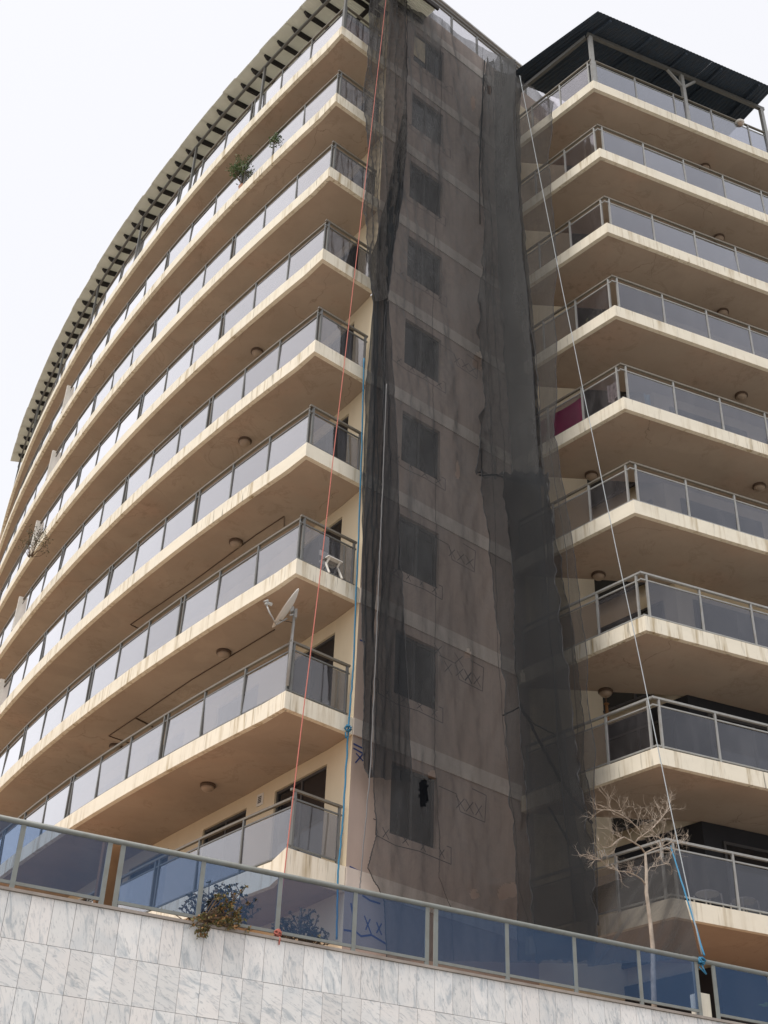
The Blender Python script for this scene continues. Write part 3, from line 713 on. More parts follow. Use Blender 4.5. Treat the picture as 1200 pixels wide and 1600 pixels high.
# wall vent by the lowest balcony door
vp = wall_line(3.32) + zz(LEV[0] + 2.35); vn = An(3.3); vd = V((-vn.y, vn.x, 0))
mb = MB(); mb.box(vp + vn * .012, vd * .11, vn * .012, zz(.13)); v_ = mb.build('wall_vent', M_WHITE, B)
for k in range(4): mb = MB(); mb.box(vp + vn * .027 + zz(.06 - .04 * k), vd * .06, vn * .003, zz(.012)); mb.build('louvre', M_FRAME, v_)

# ------------------------------------------------------------ debris nets
def net_sheet(name, label, left, right, off, mats, nu, nv, fold=.06, freq=5.0, seed=0, sag=0, holes=(), edge=.0, basef=None, ragged=0.0):
    mb = MB(); mb.smooth = True; grid = []; pxs = []
    for j in range(nv + 1):
        v = j / nv; lx = poly_at(left, v); rx = poly_at(right, v); row = []; prow = []
        for i in range(nu + 1):
            u = i / nu
            x = lerp(lx[0], rx[0], u); y = lerp(lx[1], rx[1], u) + sag * math.sin(math.pi * u) * max(0, 1 - v * 8)
            if ragged: 
                if j in (0, nv): y += ragged * noise.noise(V((u * 9 + seed, v * 5, 0)))
                if i in (0, nu): x += ragged * .5 * noise.noise(V((v * 30 + seed, u * 3, 7)))
            o = basef(u, v) if basef else off
            p = at_plane(x, y, LC + TN * o, AE)
            s = (p - LC).dot(E_); zc = p.z
            # hanging pleats, slanting creases, small crumple
            w = noise.noise(V((s * freq * .5 + .12 * zc, zc * .10, seed))) + .6 * noise.noise(V((s * freq + zc * .25, zc * .22, seed + 5))) + .5 * noise.noise(V((s * freq * 1.2 - zc * .8, zc * .6, seed + 9)))
            w += .22 * noise.noise(V((s * 9, zc * 5, seed + 3)))
            w -= .9 * abs(noise.noise(V((s * freq * .9 + zc * .35, zc * .18, seed + 13)))) + .6 * abs(noise.noise(V((s * freq * .7 - zc * .5, zc * .5, seed + 17))))
            row.append(p + TN * (fold * w)); prow.append((x, y))
        grid.append(row); pxs.append(prow)
    vs = [q for r in grid for q in r]; fs = []; W_ = nu + 1
    for j in range(nv):
        for i in range(nu):
            cx, cy = pxs[j][i][0] + 1.5, pxs[j][i][1] + 1.5; skip = False
            for hx, hy, ra, rb in holes:
                dx, dy = (cx - hx) / ra, (cy - hy) / rb
                if dx * dx + dy * dy < 1 + .9 * noise.noise(V((cx * .11, cy * .11, hx))): skip = True
            if not skip: fs.append((j * W_ + i, j * W_ + i + 1, (j + 1) * W_ + i + 1, (j + 1) * W_ + i))
    mb.add(vs, fs); o = mb.build(name, mats); tag(o, label, 'net', 'debris nets hung on the tower')
    for i in ((0, nu) if nu < 100 else (0, nu // 3, nu * 7 // 10, nu)):
        r = .011 if i in (0, nu) else .006
        hb = MB(); hb.tube([grid[j][i] + TN * .012 + E_ * (.008 * math.sin(j * 1.7)) for j in range(0, nv + 1, 2)], r, 4); hb.build('hem' if i in (0, nu) else 'seam', M_HEM, o)
    return o
HOLES = [(748, 563, 9, 12), (677, 1211, 6, 7), (731, 1021, 6, 6), (663, 1238, 8, 22), (797, 1391, 16, 12), (741, 1398, 7, 8), (818, 1057, 4, 9), (716, 735, 4, 14), (766, 140, 4, 7), (741, 160, 3, 10), (789, 1400, 9, 6)]
net_sheet('debris_net', 'wide grey debris net hanging over the tower windows from roof to terrace',
          [(636, -30), (634, 130), (626, 260), (612, 400), (601, 480), (600, 640), (600, 800), (592, 1000), (583, 1200), (587, 1303), (574, 1356), (602, 1408), (606, 1500)],
          [(806, 92), (806, 200), (808, 300), (818, 420), (832, 560), (838, 680), (848, 800), (860, 1000), (880, 1180), (900, 1300), (915, 1400), (922, 1450), (925, 1505)], .32, M_NET, 110, 460, .07, 3.2, 1, 22, HOLES, basef=lambda u, v: .22 + .12 * u + 1.6 * u ** 4)
net_sheet('debris_net', 'pale grey net curtain bunched over the upper balcony ends left of the tower',
          [(579, -30), (578, 60), (571, 150), (574, 250), (567, 330), (572, 400), (586, 470)], [(642, -30), (640, 80), (636, 170), (632, 240), (626, 310), (613, 380), (604, 470)], .5, M_NETC, 60, 200, .15, 7, 20, basef=lambda u, v: .55 - .1 * u)
net_sheet('debris_net', 'twisted dark rope-like bundle of net hanging beside the yellow wall corner',
          [(630, 180), (608, 300), (578, 410), (582, 480), (574, 600), (568, 750), (567, 950), (571, 1100), (570, 1185), (576, 1214)], [(637, 175), (631, 300), (614, 400), (603, 480), (602, 600), (598, 750), (591, 900), (584, 1050), (582, 1190), (583, 1214)], .45, M_NETB, 30, 200, .09, 9, 40, basef=lambda u, v: .45)
net_sheet('debris_net', 'dark narrow net strip over the left window edges, next to the twisted bundle',
          [(602, 470), (602, 600), (597, 800), (591, 920), (586, 1050), (583, 1214)], [(608, 470), (618, 640), (625, 820), (631, 960), (638, 1080), (643, 1222)], .5, M_NETD, 30, 160, .06, 7, 60, ragged=3)
net_sheet('debris_net', 'upper dark net panel along the right side of the tower, ending in a ragged hem',
          [(759, 92), (750, 220), (757, 350), (748, 480), (757, 620), (744, 742)], [(808, 98), (808, 220), (812, 350), (828, 500), (838, 620), (848, 752)], .6, M_NETU, 50, 200, .13, 5.5, 80, ragged=16)
net_sheet('debris_net', 'lower dark net panel over the inner corner right of the tower',
          [(748, 736), (764, 850), (780, 1000), (786, 1150), (796, 1300), (806, 1410), (812, 1500)], [(852, 745), (872, 850), (898, 1000), (918, 1150), (930, 1300), (936, 1420), (930, 1500)], .6, M_NETD, 60, 240, .16, 4.5, 100, ragged=8, basef=lambda u, v: .95 + 1.55 * u)
net_sheet('debris_net', 'narrow dark net fold in the corner between tower and right balconies',
          [(772, 110), (775, 300), (785, 500), (800, 752)], [(812, 120), (814, 300), (832, 500), (850, 758)], .7, M_NETD, 40, 220, .08, 7, 140, ragged=4, basef=lambda u, v: .75 + 1.2 * u)
net_sheet('debris_net', 'crumpled dark net fold widening down the inner corner from mid tower to terrace',
          [(790, 735), (800, 850), (806, 1000), (816, 1150), (826, 1300), (840, 1500)], [(853, 740), (866, 850), (882, 1000), (905, 1180), (925, 1330), (934, 1500)], .7, M_NETD, 50, 220, .14, 6, 160, ragged=14, basef=lambda u, v: 1.45 + 1.35 * u)
net_sheet('debris_net', 'thin see-through net in front of the left ends of the right balconies',
          [(806, 118), (807, 250), (820, 400), (836, 560), (846, 700), (852, 850), (862, 1000), (874, 1180), (900, 1440)], [(866, 158), (858, 250), (871, 400), (867, 560), (868, 680), (892, 850), (914, 1000), (926, 1180), (938, 1445)], 1.2, M_NETL, 40, 220, .12, 4, 120, basef=lambda u, v: 2.0 + .7 * u)
LOWNET = [o for o in COL.objects if o.get('label', '').startswith('lower dark net')][0]
UPNET = [o for o in COL.objects if o.get('label', '').startswith('upper dark net')][0]
def gathered(par, pts, r, o0, o1):
    P_ = [at_plane(x, y, LC + TN * lerp(o0, o1, i / (len(pts) - 1)), AE) for i, (x, y) in enumerate(pts)]; out = []
    for a, b in zip(P_, P_[1:]):
        for k in range(8): out.append(lerp(a, b, k / 8) + V((random.uniform(-1, 1), random.uniform(-1, 1), random.uniform(-1, 1))) * r * .4)
    out.append(P_[-1]); mb = MB(); mb.smooth = True; mb.tube(out, [r * random.uniform(.6, 1.15) for _ in out], 7); mb.build('gathered_fold', M_NETB, par)
gathered(LOWNET, [(812, 1100), (834, 1140), (860, 1190), (893, 1245), (925, 1286)], .035, 1.0, 2.4)
gathered(LOWNET, [(786, 1118), (812, 1105), (836, 1132), (868, 1148)], .018, .9, 1.9)
gathered(LOWNET, [(858, 1262), (880, 1300), (905, 1340), (918, 1372)], .028, 1.5, 2.2)
gathered(UPNET, [(748, 742), (775, 742), (800, 750), (825, 757), (847, 752)], .022, .75, 1.0)
gathered(UPNET, [(757, 95), (753, 180), (749, 260), (750, 350)], .020, .75, .7)
# the loose lower corner of the net, pulled down to the parapet
def patch(name, label, c4, mats, nu, nv, fold, seed):
    mb = MB(); mb.smooth = True; vs = []; n0 = (c4[1] - c4[0]).cross(c4[3] - c4[0]).normalized()
    for j in range(nv + 1):
        for i in range(nu + 1):
            u, v = i / nu, j / nv; p = lerp(lerp(c4[0], c4[1], u), lerp(c4[3], c4[2], u), v)
            sagv = math.sin(math.pi * u) * .10 * (1 - v)
            vs.append(p + n0 * fold * (noise.noise(V((u * 4 + v * 3, v * 2, seed))) + .6 * noise.noise(V((u * 9 + v * 6, v * 3, seed + 4)))) - zz(sagv))
    W_ = nu + 1; mb.add(vs, [(j * W_ + i, j * W_ + i + 1, (j + 1) * W_ + i + 1, (j + 1) * W_ + i) for j in range(nv) for i in range(nu)])
    return tag(mb.build(name, mats), label, 'net', 'debris nets hung on the tower')
q0 = RC + RLN * .25
patch('debris_net', 'loose lower corner of the net stretched over the lowest right balcony to the parapet', [at_plane(922, 1388, q0, AL), at_plane(1052, 1326, q0, AL), Wp(*w_at(1094, 1496)), at_plane(918, 1510, q0 + RLN * 1.0, AL)], M_NETT, 40, 40, .06, 200)
c = [(720, 1105), (815, 1185), (860, 1245), (930, 1290)]

# ------------------------------------------------------------ ropes
def rope(name, label, pts, r, mt, sagm=0.0, sub=24):
    P_ = [V(p) for p in pts]; out = []
    for k in range(len(P_) - 1):
        for i in range(sub):
            f = i / sub; out.append(lerp(P_[k], P_[k + 1], f) - zz(sagm * math.sin(math.pi * f)) + V((noise.noise(V((k * 9 + f * 7, 0, 1))), noise.noise(V((k * 9 + f * 7, 3, 1))), 0)) * .012)
    out.append(P_[-1]); mb = MB(); mb.smooth = True; mb.tube(out, r, 6); return tag(mb.build(name, mt), label, 'rope')
tp = lambda x, y, o=.6: at_plane(x, y, LC + TN * o, AE)
wp_ = lambda x, y, o=.05: at_plane(x, y, W0 + WN * o, WD)
rope('red_rope', 'taut red rope running from the tower roof down to the terrace railing', [tp(606, -25, .75), wp_(434, 1457, -.1)], .008, M_RED, .25, 60)
rope('grey_rope', 'pale grey rope slanting down in front of the right balconies to the parapet', [tp(812, 118, 2.1), lerp(tp(812, 118, 2.1), wp_(1097, 1494), .999)], .0085, M_GREYR, .35, 60)
rope('blue_rope', 'blue rope hanging down the yellow wall corner beside the left balcony ends', [tp(569, 560, .10), tp(564, 740, .10), tp(552, 1045, .10), tp(545, 1130, .10), tp(536, 1278, .10), tp(528, 1365, .12), tp(526, 1468, .15)], .018, M_BLUE)
rope('blue_rope', 'lower blue rope beside the loose net corner, tied to the parapet railing', [at_plane(1048, 1322, RC + RLN * .3, AL), Wp(w_at(1097, 1494)[0], w_at(1097, 1494)[1], .05)], .014, M_BLUE)
rope('thin_grey_rope', 'thin grey cord knotted at intervals in front of the dark net strip', [tp(604, 600, .72), tp(596, 807, .72), tp(592, 900, .72), tp(587, 1030, .72), tp(579, 1197, .72), tp(565, 1355, .72), tp(562, 1390, .72)], .012, M_CORD)
rope('net_lacing', 'thin cord lacing down the seam of the nets right of the tower', [tp(805, 130, 1.0), tp(812, 330, 1.0), tp(826, 470, 1.0), tp(832, 560, 1.0), tp(851, 740, 1.0)], .009, M_CORD)
rope('net_lacing', 'thin cord lacing down the outer edge of the lower right net panel', [tp(858, 700, 1.8), tp(885, 860, 1.8), tp(893, 1000, 1.8), tp(905, 1180, 1.7), tp(925, 1440, 1.6)], .008, M_CORD)
def knot(name, label, c, r, mt, n=7):
    mb = MB(); mb.smooth = True
    for k in range(n):
        a = random.uniform(0, 6.28); ax = V((random.uniform(-1, 1), random.uniform(-1, 1), random.uniform(-1, 1))).normalized(); b = ax.orthogonal().normalized(); d = ax.cross(b)
        mb.tube([c + (b * math.cos(q / 8 * 5.6 + a) + d * math.sin(q / 8 * 5.6 + a)) * r * random.uniform(.75, 1.1) for q in range(9)], r * .2, 5)
    for k in range(2): mb.tube([c, c + V((random.uniform(-.05, .05), -.03, -r * 1.6)), c + V((random.uniform(-.06, .06), -.03, -r * 3.2))], r * .18, 5)
    return tag(mb.build(name, mt), label, 'knot')
knot('rope_knot', 'blue rope knotted round the handrail of the terrace railing', Wp(w_at(1098, 1494)[0], RTOP - .01, RO + .02), .058, M_BLUE)
knot('rope_knot', 'small blue rope knot on the end of a left balcony slab', tp(544, 1138, .12), .07, M_BLUE, 4)
knot('rope_knot', 'red rope end knotted at the foot of a railing post by the succulents', wp_(434, 1458, .0), .045, M_RED, 5)

# ------------------------------------------------------------ satellite dish on the corner of the second left balcony
mp0 = LC - TN * .13 + E_ * .12 - An(0) * .0
base = mp0 + zz(LEV[1] + 1.15)
tpz = at_plane(459, 952, mp0, WD)
sd = thing('satellite_dish', 'grey white satellite dish on a mast at the corner of a left balcony', 'satellite dish', base)
topm = V((mp0.x, mp0.y, tpz.z)) + V((.02, 0, 0))
mb = MB(); mb.smooth = True; mb.tube([mp0 + zz(LEV[1] + .2), topm], .03, 10); mb.build('mast', M_GALV, sd)
dc = topm + V((-.19, -.10, .12)); ax = V((-.80, -.42, .46)).normalized()
a_px = at_plane(432, 976, dc, WD); b_px = at_plane(468, 930, dc, WD); rad = (a_px - b_px).length / 2; dc = (a_px + b_px) / 2 
along = (b_px - a_px).normalized()
ax = (V((-.75, -.2, .5)) - along * V((-.75, -.2, .5)).dot(along)).normalized()
mb = MB(); mb.smooth = True
pf = [(.004, -.02)] + [(rad * k / 8, -.02 + .085 * (k / 8) ** 2) for k in range(1, 9)]; pf2 = [(r, h - .014) for r, h in reversed(pf)]
mb.lathe(dc, pf + [(rad + .008, .065)] + pf2, 28, ax); mb.build('dish', M_WHITE, sd)
bk = dc - ax * .04
mb = MB(); mb.box(lerp(bk, topm, .5) , (topm - bk) * .35, V((0, .05, 0)), zz(.05)); mb.bar(topm - zz(.12), bk - zz(.1), .03, .03); mb.bar(topm + V((.03, 0, .0)), topm + V((.03, 0, -.2)), .07, .05); mb.build('bracket', M_GALV, sd)
lnb = at_plane(416, 944, dc, WD)
mb = MB(); mb.smooth = True; mb.tube([bk - zz(.1) - along * .1, a_px + V((.0, -.03, -.02)), lerp(a_px, lnb, .5) + V((-.03, -.05, .0)), lnb], .016, 6); mb.build('feed_arm', M_GALV, sd)
hd = MB(); hd.smooth = True; hd.tube([lnb, lnb + V((.04, .05, .05)), lnb + V((.09, .1, .06))], [.025, .03, .04], 8); hd.tube([lnb + V((-.05, 0, .05)), lnb + V((.03, .02, .09))], [.02, .035], 8); hd.blob(lnb, .035); hd.build('receiver', M_GALV, sd)
mb = MB(); mb.tube([lnb - zz(.03), lerp(lnb, a_px, .6) - zz(.05), bk - zz(.25), topm - zz(.32), topm - zz(.45)], .007, 5); mb.build('cable', M_COAX, sd)

# ------------------------------------------------------------ things on and behind the balconies
def on_left(n, x, y, h=1.17, off=-.13):                   # point of a left balcony's rail seen at a pixel
    return at_z(x, y, LEV[n] + h)
p = on_left(1, 124, 1222, 1.1)
mb = MB(); mb.smooth = True
for k in range(16): mb.tube([p + V((random.uniform(-.05, .05), random.uniform(-.08, .02), .08)), p + V((random.uniform(-.09, .09), random.uniform(-.12, 0), random.uniform(-.08, .05))), p + V((random.uniform(-.08, .08), random.uniform(-.1, 0), random.uniform(-.3, -.1)))], [.03, .05, .022], 6)
mb.blob(p + V((0, -.04, 0)), .10, 6, 9, .25); tag(mb.build('tied_rag', M_RAG), 'grey rag tied round the handrail of the second lowest left balcony', 'rag')

def leaf(mb, p, d, L, w):
    d = d.normalized(); s = d.cross(V((random.uniform(-1, 1), random.uniform(-1, 1), random.uniform(-.2, 1)))); s = s.normalized() * w / 2 if s.length > 1e-3 else V((w / 2, 0, 0))
    up = s.cross(d).normalized() * w * .18
    mb.add([p, p + d * L * .5 + s + up, p + d * L, p + d * L * .5 - s + up], [(0, 1, 2), (0, 2, 3)])
def bush(name, label, base, w, h, n_br, leaf_m, Lf, wf, lpt, spread=1.0, lean=V((0, 0, 0)), cat='plant', rosette=True, seed=1, stemr=.016):
    random.seed(seed); t = thing(name, label, cat, base); st_ = MB(); st_.smooth = True; lf = MB()
    for k in range(n_br):
        a = random.uniform(0, 6.283); rr = math.sqrt(random.random()); e = base + V((math.cos(a) * rr * w / 2, math.sin(a) * rr * w / 2 * .6, h * (.45 + .55 * random.random()) * (1 - .45 * rr * rr))) + lean * random.random()
        m1 = lerp(base, e, .45) + V((random.uniform(-.06, .06), random.uniform(-.05, .05), -.06 * rr)) * spread
        b0_ = base + V((math.cos(a) * .05, math.sin(a) * .04, 0))
        st_.tube([b0_, lerp(b0_, m1, .5) + V((random.uniform(-.02, .02),) * 3), m1, lerp(m1, e, .5) + V((random.uniform(-.03, .03), 0, random.uniform(-.02, .03))), e], [stemr, stemr * .85, stemr * .7, stemr * .5, stemr * .35], 5)
        tips = [e]
        for q in range(3):
            f = random.uniform(.45, .9); s0 = lerp(m1, e, f); e2 = s0 + V((random.uniform(-1, 1), random.uniform(-1, 1), random.uniform(.0, 1))).normalized() * w * .13
            st_.tube([s0, lerp(s0, e2, .6) + V((0, 0, .01)), e2], [stemr * .45, stemr * .35, stemr * .25], 4); tips.append(e2)
        for e2 in tips:
            for q in range(lpt):
                d = V((random.gauss(0, 1), random.gauss(0, 1), random.gauss(.5, .6)))
                leaf(lf, e2 + (V((0, 0, 0)) if rosette else V((random.gauss(0, .06), random.gauss(0, .06), random.gauss(0, .06)))), d, Lf * random.uniform(.6, 1.1), wf * random.uniform(.7, 1.1))
    st_.build('stems', M_STEM, t); lf.build('foliage', leaf_m, t, kind='stuff'); return t
tb = lambda a, o: Wp(a, TERR + .01, o)
a1 = w_at(355, 1446)[0]; a2 = w_at(487, 1472)[0]
bush('succulent_shrub', 'rounded jade-like succulent shrub with orange tinged leaves behind the railing, trailing over the wall', tb(a1, -.33) , 1.2, .74, 40, M_LEAFS, .045, .028, 9, seed=3)
bush('succulent_shrub', 'dense low succulent shrub behind the glass near the tower corner', tb(a2, -.38), .85, .66, 44, M_LEAFS, .035, .022, 8, seed=8)
random.seed(11)
tr2 = tb(w_at(322, 1440)[0], -.12); t = thing('trailing_succulent', 'orange and green succulent sprig hanging over the top of the marble wall', 'plant', tr2); st_ = MB(); lf = MB()
for k in range(12):
    e = Wp(w_at(random.uniform(300, 333), 1440)[0], wall_top + random.uniform(-.17, .05), .05 + random.uniform(-.01, .05)); m1 = Wp(w_at(320, 1440)[0] + random.uniform(-.1, .1), wall_top + .05, .02)
    st_.tube([tr2 + V((random.uniform(-.1, .1), 0, .01)), m1, e], [.008, .007, .004], 4)
    if k < 2:
        for kk in range(22):
            e_ = Wp(w_at(random.gauss(352, 18), 1446)[0], wall_top + abs(random.gauss(.05, .16)), random.uniform(.02, .10))
            st_.tube([m1, lerp(m1, e_, .5) + V((0, -.02, .01)), e_], [.007, .006, .004], 4)
            for q in range(13): leaf(lf, e_ + V((random.gauss(0, .015),) * 3), V((random.gauss(0, 1), random.gauss(-.3, 1), random.gauss(.4, 1))), .042, .028)
    for q in range(16): leaf(lf, e + V((random.gauss(0, .015),) * 3), V((random.gauss(0, 1), random.gauss(-.3, 1), random.gauss(.3, 1))), .04, .026)
st_.build('stems', M_STEM, t); lf.build('foliage', leaf_mat('orange_succulent_leaf', (.10, .105, .04), (.19, .15, .055), (.30, .15, .06)), t, kind='stuff')
for x, y, n, w, h, lb, sd_ in ((374, 258, 7, 1.15, 1.95, 'green bushy plant overtopping the rail of the second highest left balcony', 21), (430, 206, 7, .75, 1.6, 'smaller green plant nearer the corner on the second highest left balcony', 22)):
    p = on_left(n, x, y, 1.15); pb = V((p.x, p.y, LEV[n])) - An(5) * .28
    t = bush('balcony_plant', lb, pb + zz(.36), w, h - .36, 40, M_LEAFG, .10, .038, 12, rosette=False, seed=sd_, stemr=.011)
    mb = MB(); mb.lathe(pb + zz(.003), [(.13, 0), (.18, .34), (.19, .36), (.16, .37), (.15, .33)], 14); mb.build('pot', M_BRICK, t)
p = on_left(4, 57, 826, 1.1); pb = V((p.x, p.y, LEV[4])) - An(18) * .05
bush('balcony_plant', 'olive green climbing plant spilling over a far left balcony rail by a pale screen', pb + zz(.1) + An(18) * .05, 1.0, 1.2, 16, M_LEAFD, .07, .035, 7, rosette=False, seed=31, stemr=.012)

# small folding chair behind the glass of the third left balcony's end
p = at_z(515, 905, LEV[2] + .01); fd = E_; fw = -TN
t = thing('folding_chair', 'small white folding chair standing behind the glass end of a left balcony', 'chair', p)
for sg in (-1, 1):
    mb = MB(); q = p + fd * (.17 * sg); mb.bar(q - fw * .2, q + fw * .16 + zz(.72), .03, .03); mb.build('leg', M_WHITE, t)
    mb = MB(); q = p + fd * (.14 * sg); mb.bar(q + fw * .22, q - fw * .14 + zz(.42), .03, .03); mb.build('leg', M_WHITE, t)
mb = MB(); mb.box(p + zz(.43), fd * .19, fw * .17, zz(.012)); mb.build('seat', M_WHITE, t)
mb = MB(); mb.box(p + fw * .15 + zz(.66), fd * .19, fw * .012, zz(.06)); mb.build('backrest', M_WHITE, t)

# laundry on the balcony with the magenta cloth
z4 = RLEV[4]
def cloth(name, label, p0, d, nrm, w, h, mt, seed, waves=3.0, amp=.03, cat='cloth'):
    mb = MB(); mb.smooth = True; nu, nv = 22, 16; vs = []
    for j in range(nv + 1):
        for i in range(nu + 1):
            u, v = i / nu, j / nv; vs.append(p0 + d * (w * (u - .5) * (1 - .06 * v)) - zz(h * v + .03 * math.sin(u * math.pi)) + nrm * (amp * math.sin(u * waves * 6.28 + seed) * (.3 + v) + .01 * noise.noise(V((u * 5, v * 5, seed)))))
    mb.add(vs, [(j * 23 + i, j * 23 + i + 1, (j + 1) * 23 + i + 1, (j + 1) * 23 + i) for j in range(nv) for i in range(nu)])
    return tag(mb.build(name, mt), label, cat)
cI = RC + (RU + RV) * .138
cloth('hanging_cloth', 'magenta printed cloth hung behind the glass of a right balcony next to the net', cI + RV * 1.95 - RLN * .07 + zz(z4 + .95), RV, RLN, 1.5, .85, M_MAG, 2.0, 1.3, .05)
cloth('hanging_cloth', 'light blue towel hung behind the glass right of the corner post', cI + RU * .85 - RN * .22 + zz(z4 + .72), RU, RN, .2, .62, M_LBLUE, 1.0, 1.5, .03)
cloth('printed_bag', 'black and white printed bag hanging behind the corner post above the magenta cloth', cI + RV * .36 - RLN * .1 + zz(z4 + .86), RV, RLN, .32, .55, M_LACE, .5, 1.0, .04, 'bag')
# planter silhouettes behind the left glass of the balcony above
random.seed(5)
bush('balcony_plant', 'dark low plant behind the left glass panels of the sixth right balcony up', cI + RV * .75 - RLN * .3 + zz(RLEV[5] + .01), .8, .45, 16, M_LEAFD, .06, .03, 6, rosette=False, seed=41, stemr=.01)
# security lamp fixed to the top right rail
p = at_z(1152, 197, RLEV[8] + 1.1); t = thing('rail_floodlight', 'white dome lamp on the handrail of the top right balcony', 'lamp', p)
mb = MB(); mb.smooth = True; mb.lathe(p + RN * .12, [(.02, .10), (.11, .08), (.15, .02), (.14, -.02), (.05, -.03)], 18); mb.build('shade', M_WHITE, t)
mb = MB(); mb.smooth = True; mb.lathe(p + RN * .12, [(.10, -.025), (.09, -.08), (.05, -.12), (.01, -.13)], 16); mb.build('dome', M_LAMPD, t)
mb = MB(); mb.bar(p, p + RN * .12 + zz(.03), .03, .03); mb.build('arm', M_GALV, t)
# white drying rack on the lowest right balcony, behind the net
p = cI + RV * 1.7 - RLN * .55 + zz(RLEV[0] + .01)
t = thing('drying_rack', 'white wire drying rack behind the net on the lowest right balcony', 'rack', p)
for sg in (-1, 1):
    for k in (-1, 1): mb = MB(); q = p + RV * (.75 * k); mb.tube([q - RLN * (.25 * sg), q + RLN * (.22 * sg) + zz(.92)], .011, 6); mb.build('leg', M_WHITE, t)
mb = MB()
for k in range(9): o_ = (k - 4) / 4 * .27; mb.tube([p + RLN * o_ - RV * .85 + zz(.93), p + RLN * o_ + RV * .85 + zz(.93)], .006, 5)
for k in (-1, 1): mb.tube([p + RV * .85 * k - RLN * .28 + zz(.93), p + RV * .85 * k + RLN * .28 + zz(.93)], .01, 6)
mb.build('wire_top', M_WHITE, t)
# comb of white pegs on the rail
p = cI + RV * 1.75 + zz(RLEV[0] + 1.2); mb = MB()
for k in range(11): mb.tube([p + RV * (.06 * k - .3), p + RV * (.06 * k - .3) + zz(.07) + RLN * .03, p + RV * (.06 * k - .26) + zz(.15)], .008, 5)
mb.bar(p - RV * .34, p + RV * .34, .02, .02); tag(mb.build('bird_spikes', M_WHITE), 'row of pale spikes along the handrail of the lowest right balcony', 'spikes')
# two garden chairs low behind the glass of the lowest right balcony
for k, u in enumerate((1.15, 2.0)):
    p = cI + RU * u - RN * .45 + zz(RLEV[0] + .01); t = thing('garden_stool', ['pale round garden stool behind the lowest right glass, nearer the corner', 'pale round garden stool behind the lowest right glass, farther from the corner'][k], 'stool', p, 'garden stools on the lowest right balcony')
    for a, b in ((-1, -1), (1, -1), (-1, 1), (1, 1)): mb = MB(); mb.tube([p + RU * .2 * a + RN * .2 * b, p + RU * .18 * a + RN * .18 * b + zz(.42)], .016, 6); mb.build('leg', M_WHITE, t)
    mb = MB(); mb.lathe(p + zz(.42), [(.22, 0), (.235, .015), (.22, .03)], 18); mb.build('seat', M_WHITE, t)

# ------------------------------------------------------------ terrace: bare tree, posts, agave tip
TO = -1.1
def tp_(x, y, dep=0.0): return at_plane(x, y, W0 + WN * (TO + dep), WD)
random.seed(17)
tree = thing('bare_tree', 'slim leafless tree with pale bark growing on the terrace in front of the net', 'tree', (lambda q: V((q.x, q.y, TERR)))(tp_(1019, 1560)))
tk = MB(); tk.smooth = True; base = wpos(tree)
trunk = [base, tp_(1021, 1540), tp_(1020, 1480), tp_(1016, 1440), tp_(1010, 1395), tp_(1010, 1360), tp_(1008, 1333)]
tk.tube(trunk, [.042, .039, .034, .029, .028, .024, .019], 10); tk.build('trunk', M_BARK, tree)
tw_ = MB(); NTW = [0]
def twig(mb, p, d, L, r, depth):
    pts = [p]; q = V(p); dd = d.normalized()
    for k in range(4):
        dd = (dd + V((random.gauss(0, .22), random.gauss(0, .22), random.gauss(.07, .18)))).normalized(); q = q + dd * (L / 4); pts.append(V(q))
    mb.tube(pts, [r, r * .85, r * .7, r * .55, r * .4], 5 if depth < 2 else 4, depth < 1)
    if depth >= 3: return
    for k in range(3 if depth < 1 else random.choice((2, 3, 3))):
        f = random.uniform(.25, 1); i = min(int(f * 4), 3); s = lerp(pts[i], pts[i + 1], f * 4 - i)
        nd = (dd + V((random.gauss(0, .8), random.gauss(0, .7), random.gauss(.1, .6)))).normalized(); twig(mb, s, nd, L * random.uniform(.5, .75), r * .55, depth + 1)
def limb(px, r0, r1, dep=0.0, n=6, L=.24):
    pts = [tp_(x, y, dep * i / max(1, len(px) - 1)) for i, (x, y) in enumerate(px)]
    rs = [lerp(r0, r1, i / (len(pts) - 1)) * .56 for i in range(len(pts))]; mb = MB(); mb.smooth = True; mb.tube(pts, rs, 8); mb.build('limb', M_BARK, tree)
    r0, r1 = r0, r1
    for k in range(int(n * 1.9)):
        f = .25 + .75 * (k + random.random()) / int(n * 1.9); x = f * (len(pts) - 1); i = min(int(x), len(pts) - 2); s = lerp(pts[i], pts[i + 1], x - i); d = pts[i + 1] - pts[i]
        twig(tw_, s, d.normalized() + V((random.gauss(0, .7), random.gauss(0, .6), random.gauss(.25, .6))), L * random.uniform(.8, 1.5), .0042, 1)
    twig(tw_, pts[-1], pts[-1] - pts[-2], L, .006, 1)
limb([(1008, 1333), (1001, 1323), (988, 1315), (975, 1308), (966, 1312), (955, 1322), (950, 1324)], .024, .010, .15, 6)
limb([(992, 1318), (997, 1310), (1003, 1306), (998, 1296), (985, 1282), (970, 1273), (955, 1266), (940, 1265)], .019, .007, .35, 9)
limb([(1003, 1306), (1016, 1297), (1030, 1283), (1040, 1270), (1046, 1262)], .015, .006, -.2, 9)
limb([(1008, 1333), (1022, 1326), (1038, 1321), (1050, 1316)], .022, .009, -.3, 6)
limb([(1035, 1321), (1032, 1311), (1022, 1300), (1018, 1298)], .014, .007, .2, 5)
limb([(1009, 1383), (1003, 1374), (994, 1368), (980, 1362), (966, 1361), (950, 1355), (938, 1343), (928, 1338)], .020, .006, .2, 9, .2)
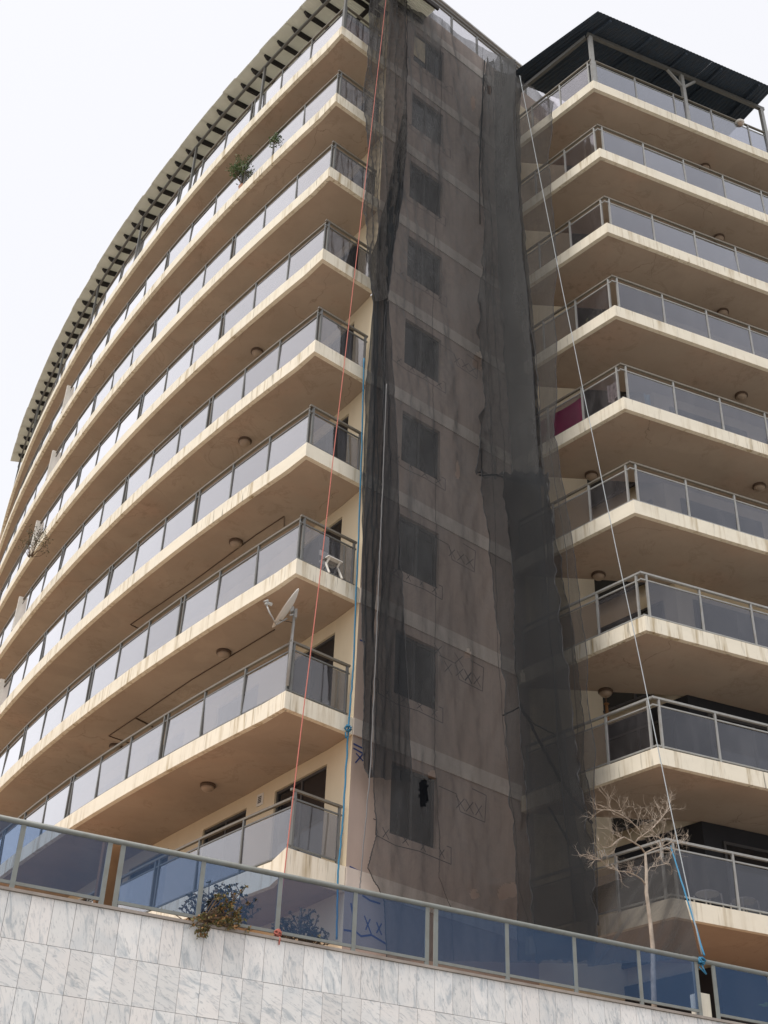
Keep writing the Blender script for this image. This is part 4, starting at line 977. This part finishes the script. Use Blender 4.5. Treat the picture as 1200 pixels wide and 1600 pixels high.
limb([(1010, 1366), (1016, 1355), (1030, 1352), (1044, 1348), (1048, 1336)], .012, .005, -.3, 6, .2)
limb([(1050, 1316), (1056, 1318), (1068, 1316), (1076, 1306)], .008, .003, -.3, 3, .14)
tw_.build('twigs', M_BARK, tree, kind='stuff')

p = Wp(w_at(171, 1412)[0], TERR, -.3); t = MB(); t.box(p + zz(.46), WX * .10, WN * .06, zz(.46)); o = t.build('wooden_post', M_WOOD); tag(o, 'orange brown wooden post standing behind a gap in the glass railing', 'post')
p = Wp(w_at(1114, 1592)[0], TERR, -.22); t = MB(); t.box(p + zz(.22), WX * .10, WN * .09, zz(.22)); tag(t.build('concrete_pillar', M_FASC), 'short cream concrete pillar behind the gap between two glass panels', 'pillar')
p = Wp(w_at(1104, 1592)[0], TERR, -.13); t = MB(); t.box(p + zz(.46), WX * .032, WN * .025, zz(.46)); tag(t.build('steel_stub', M_TRAIL), 'grey steel stub post beside the blue knot at the railing', 'post')
# agave leaf tips at the right edge
p = at_plane(1212, 1498, W0 + WN * -1.0, WD); random.seed(3)
t = thing('agave', 'pale green spiky agave leaves at the right edge above the railing', 'plant', V((p.x, p.y, TERR)) + WX * .35)
for k in range(9):
    ang = 2.2 + k * .45; root = wpos(t) + zz(.75); d = (WX * math.cos(ang) + WN * math.sin(ang) * .7 + zz(.12 + .1 * (k % 3))).normalized(); sdv = d.cross(Z).normalized()
    mb = MB(); L = .62 if k else .52; vs = []; fs = []
    for i, (f, w) in enumerate(((0, .03), (.3, .045), (.6, .035), (.85, .018), (1, .002))):
        c = root + d * L * f + zz(.05 * f - .10 * f * f); vs += [c - sdv * w + zz(.012), c - zz(.008), c + sdv * w + zz(.012)]
    for i in range(4): fs += [(3 * i, 3 * i + 1, 3 * i + 4, 3 * i + 3), (3 * i + 1, 3 * i + 2, 3 * i + 5, 3 * i + 4)]
    mb.add(vs, fs); mb.build('leaf', M_LEAFG, t)
mb = MB(); mb.smooth = True; mb.tube([wpos(t), wpos(t) + zz(.5), wpos(t) + zz(.78)], [.05, .05, .06], 8); mb.build('stem', M_STEM, t)
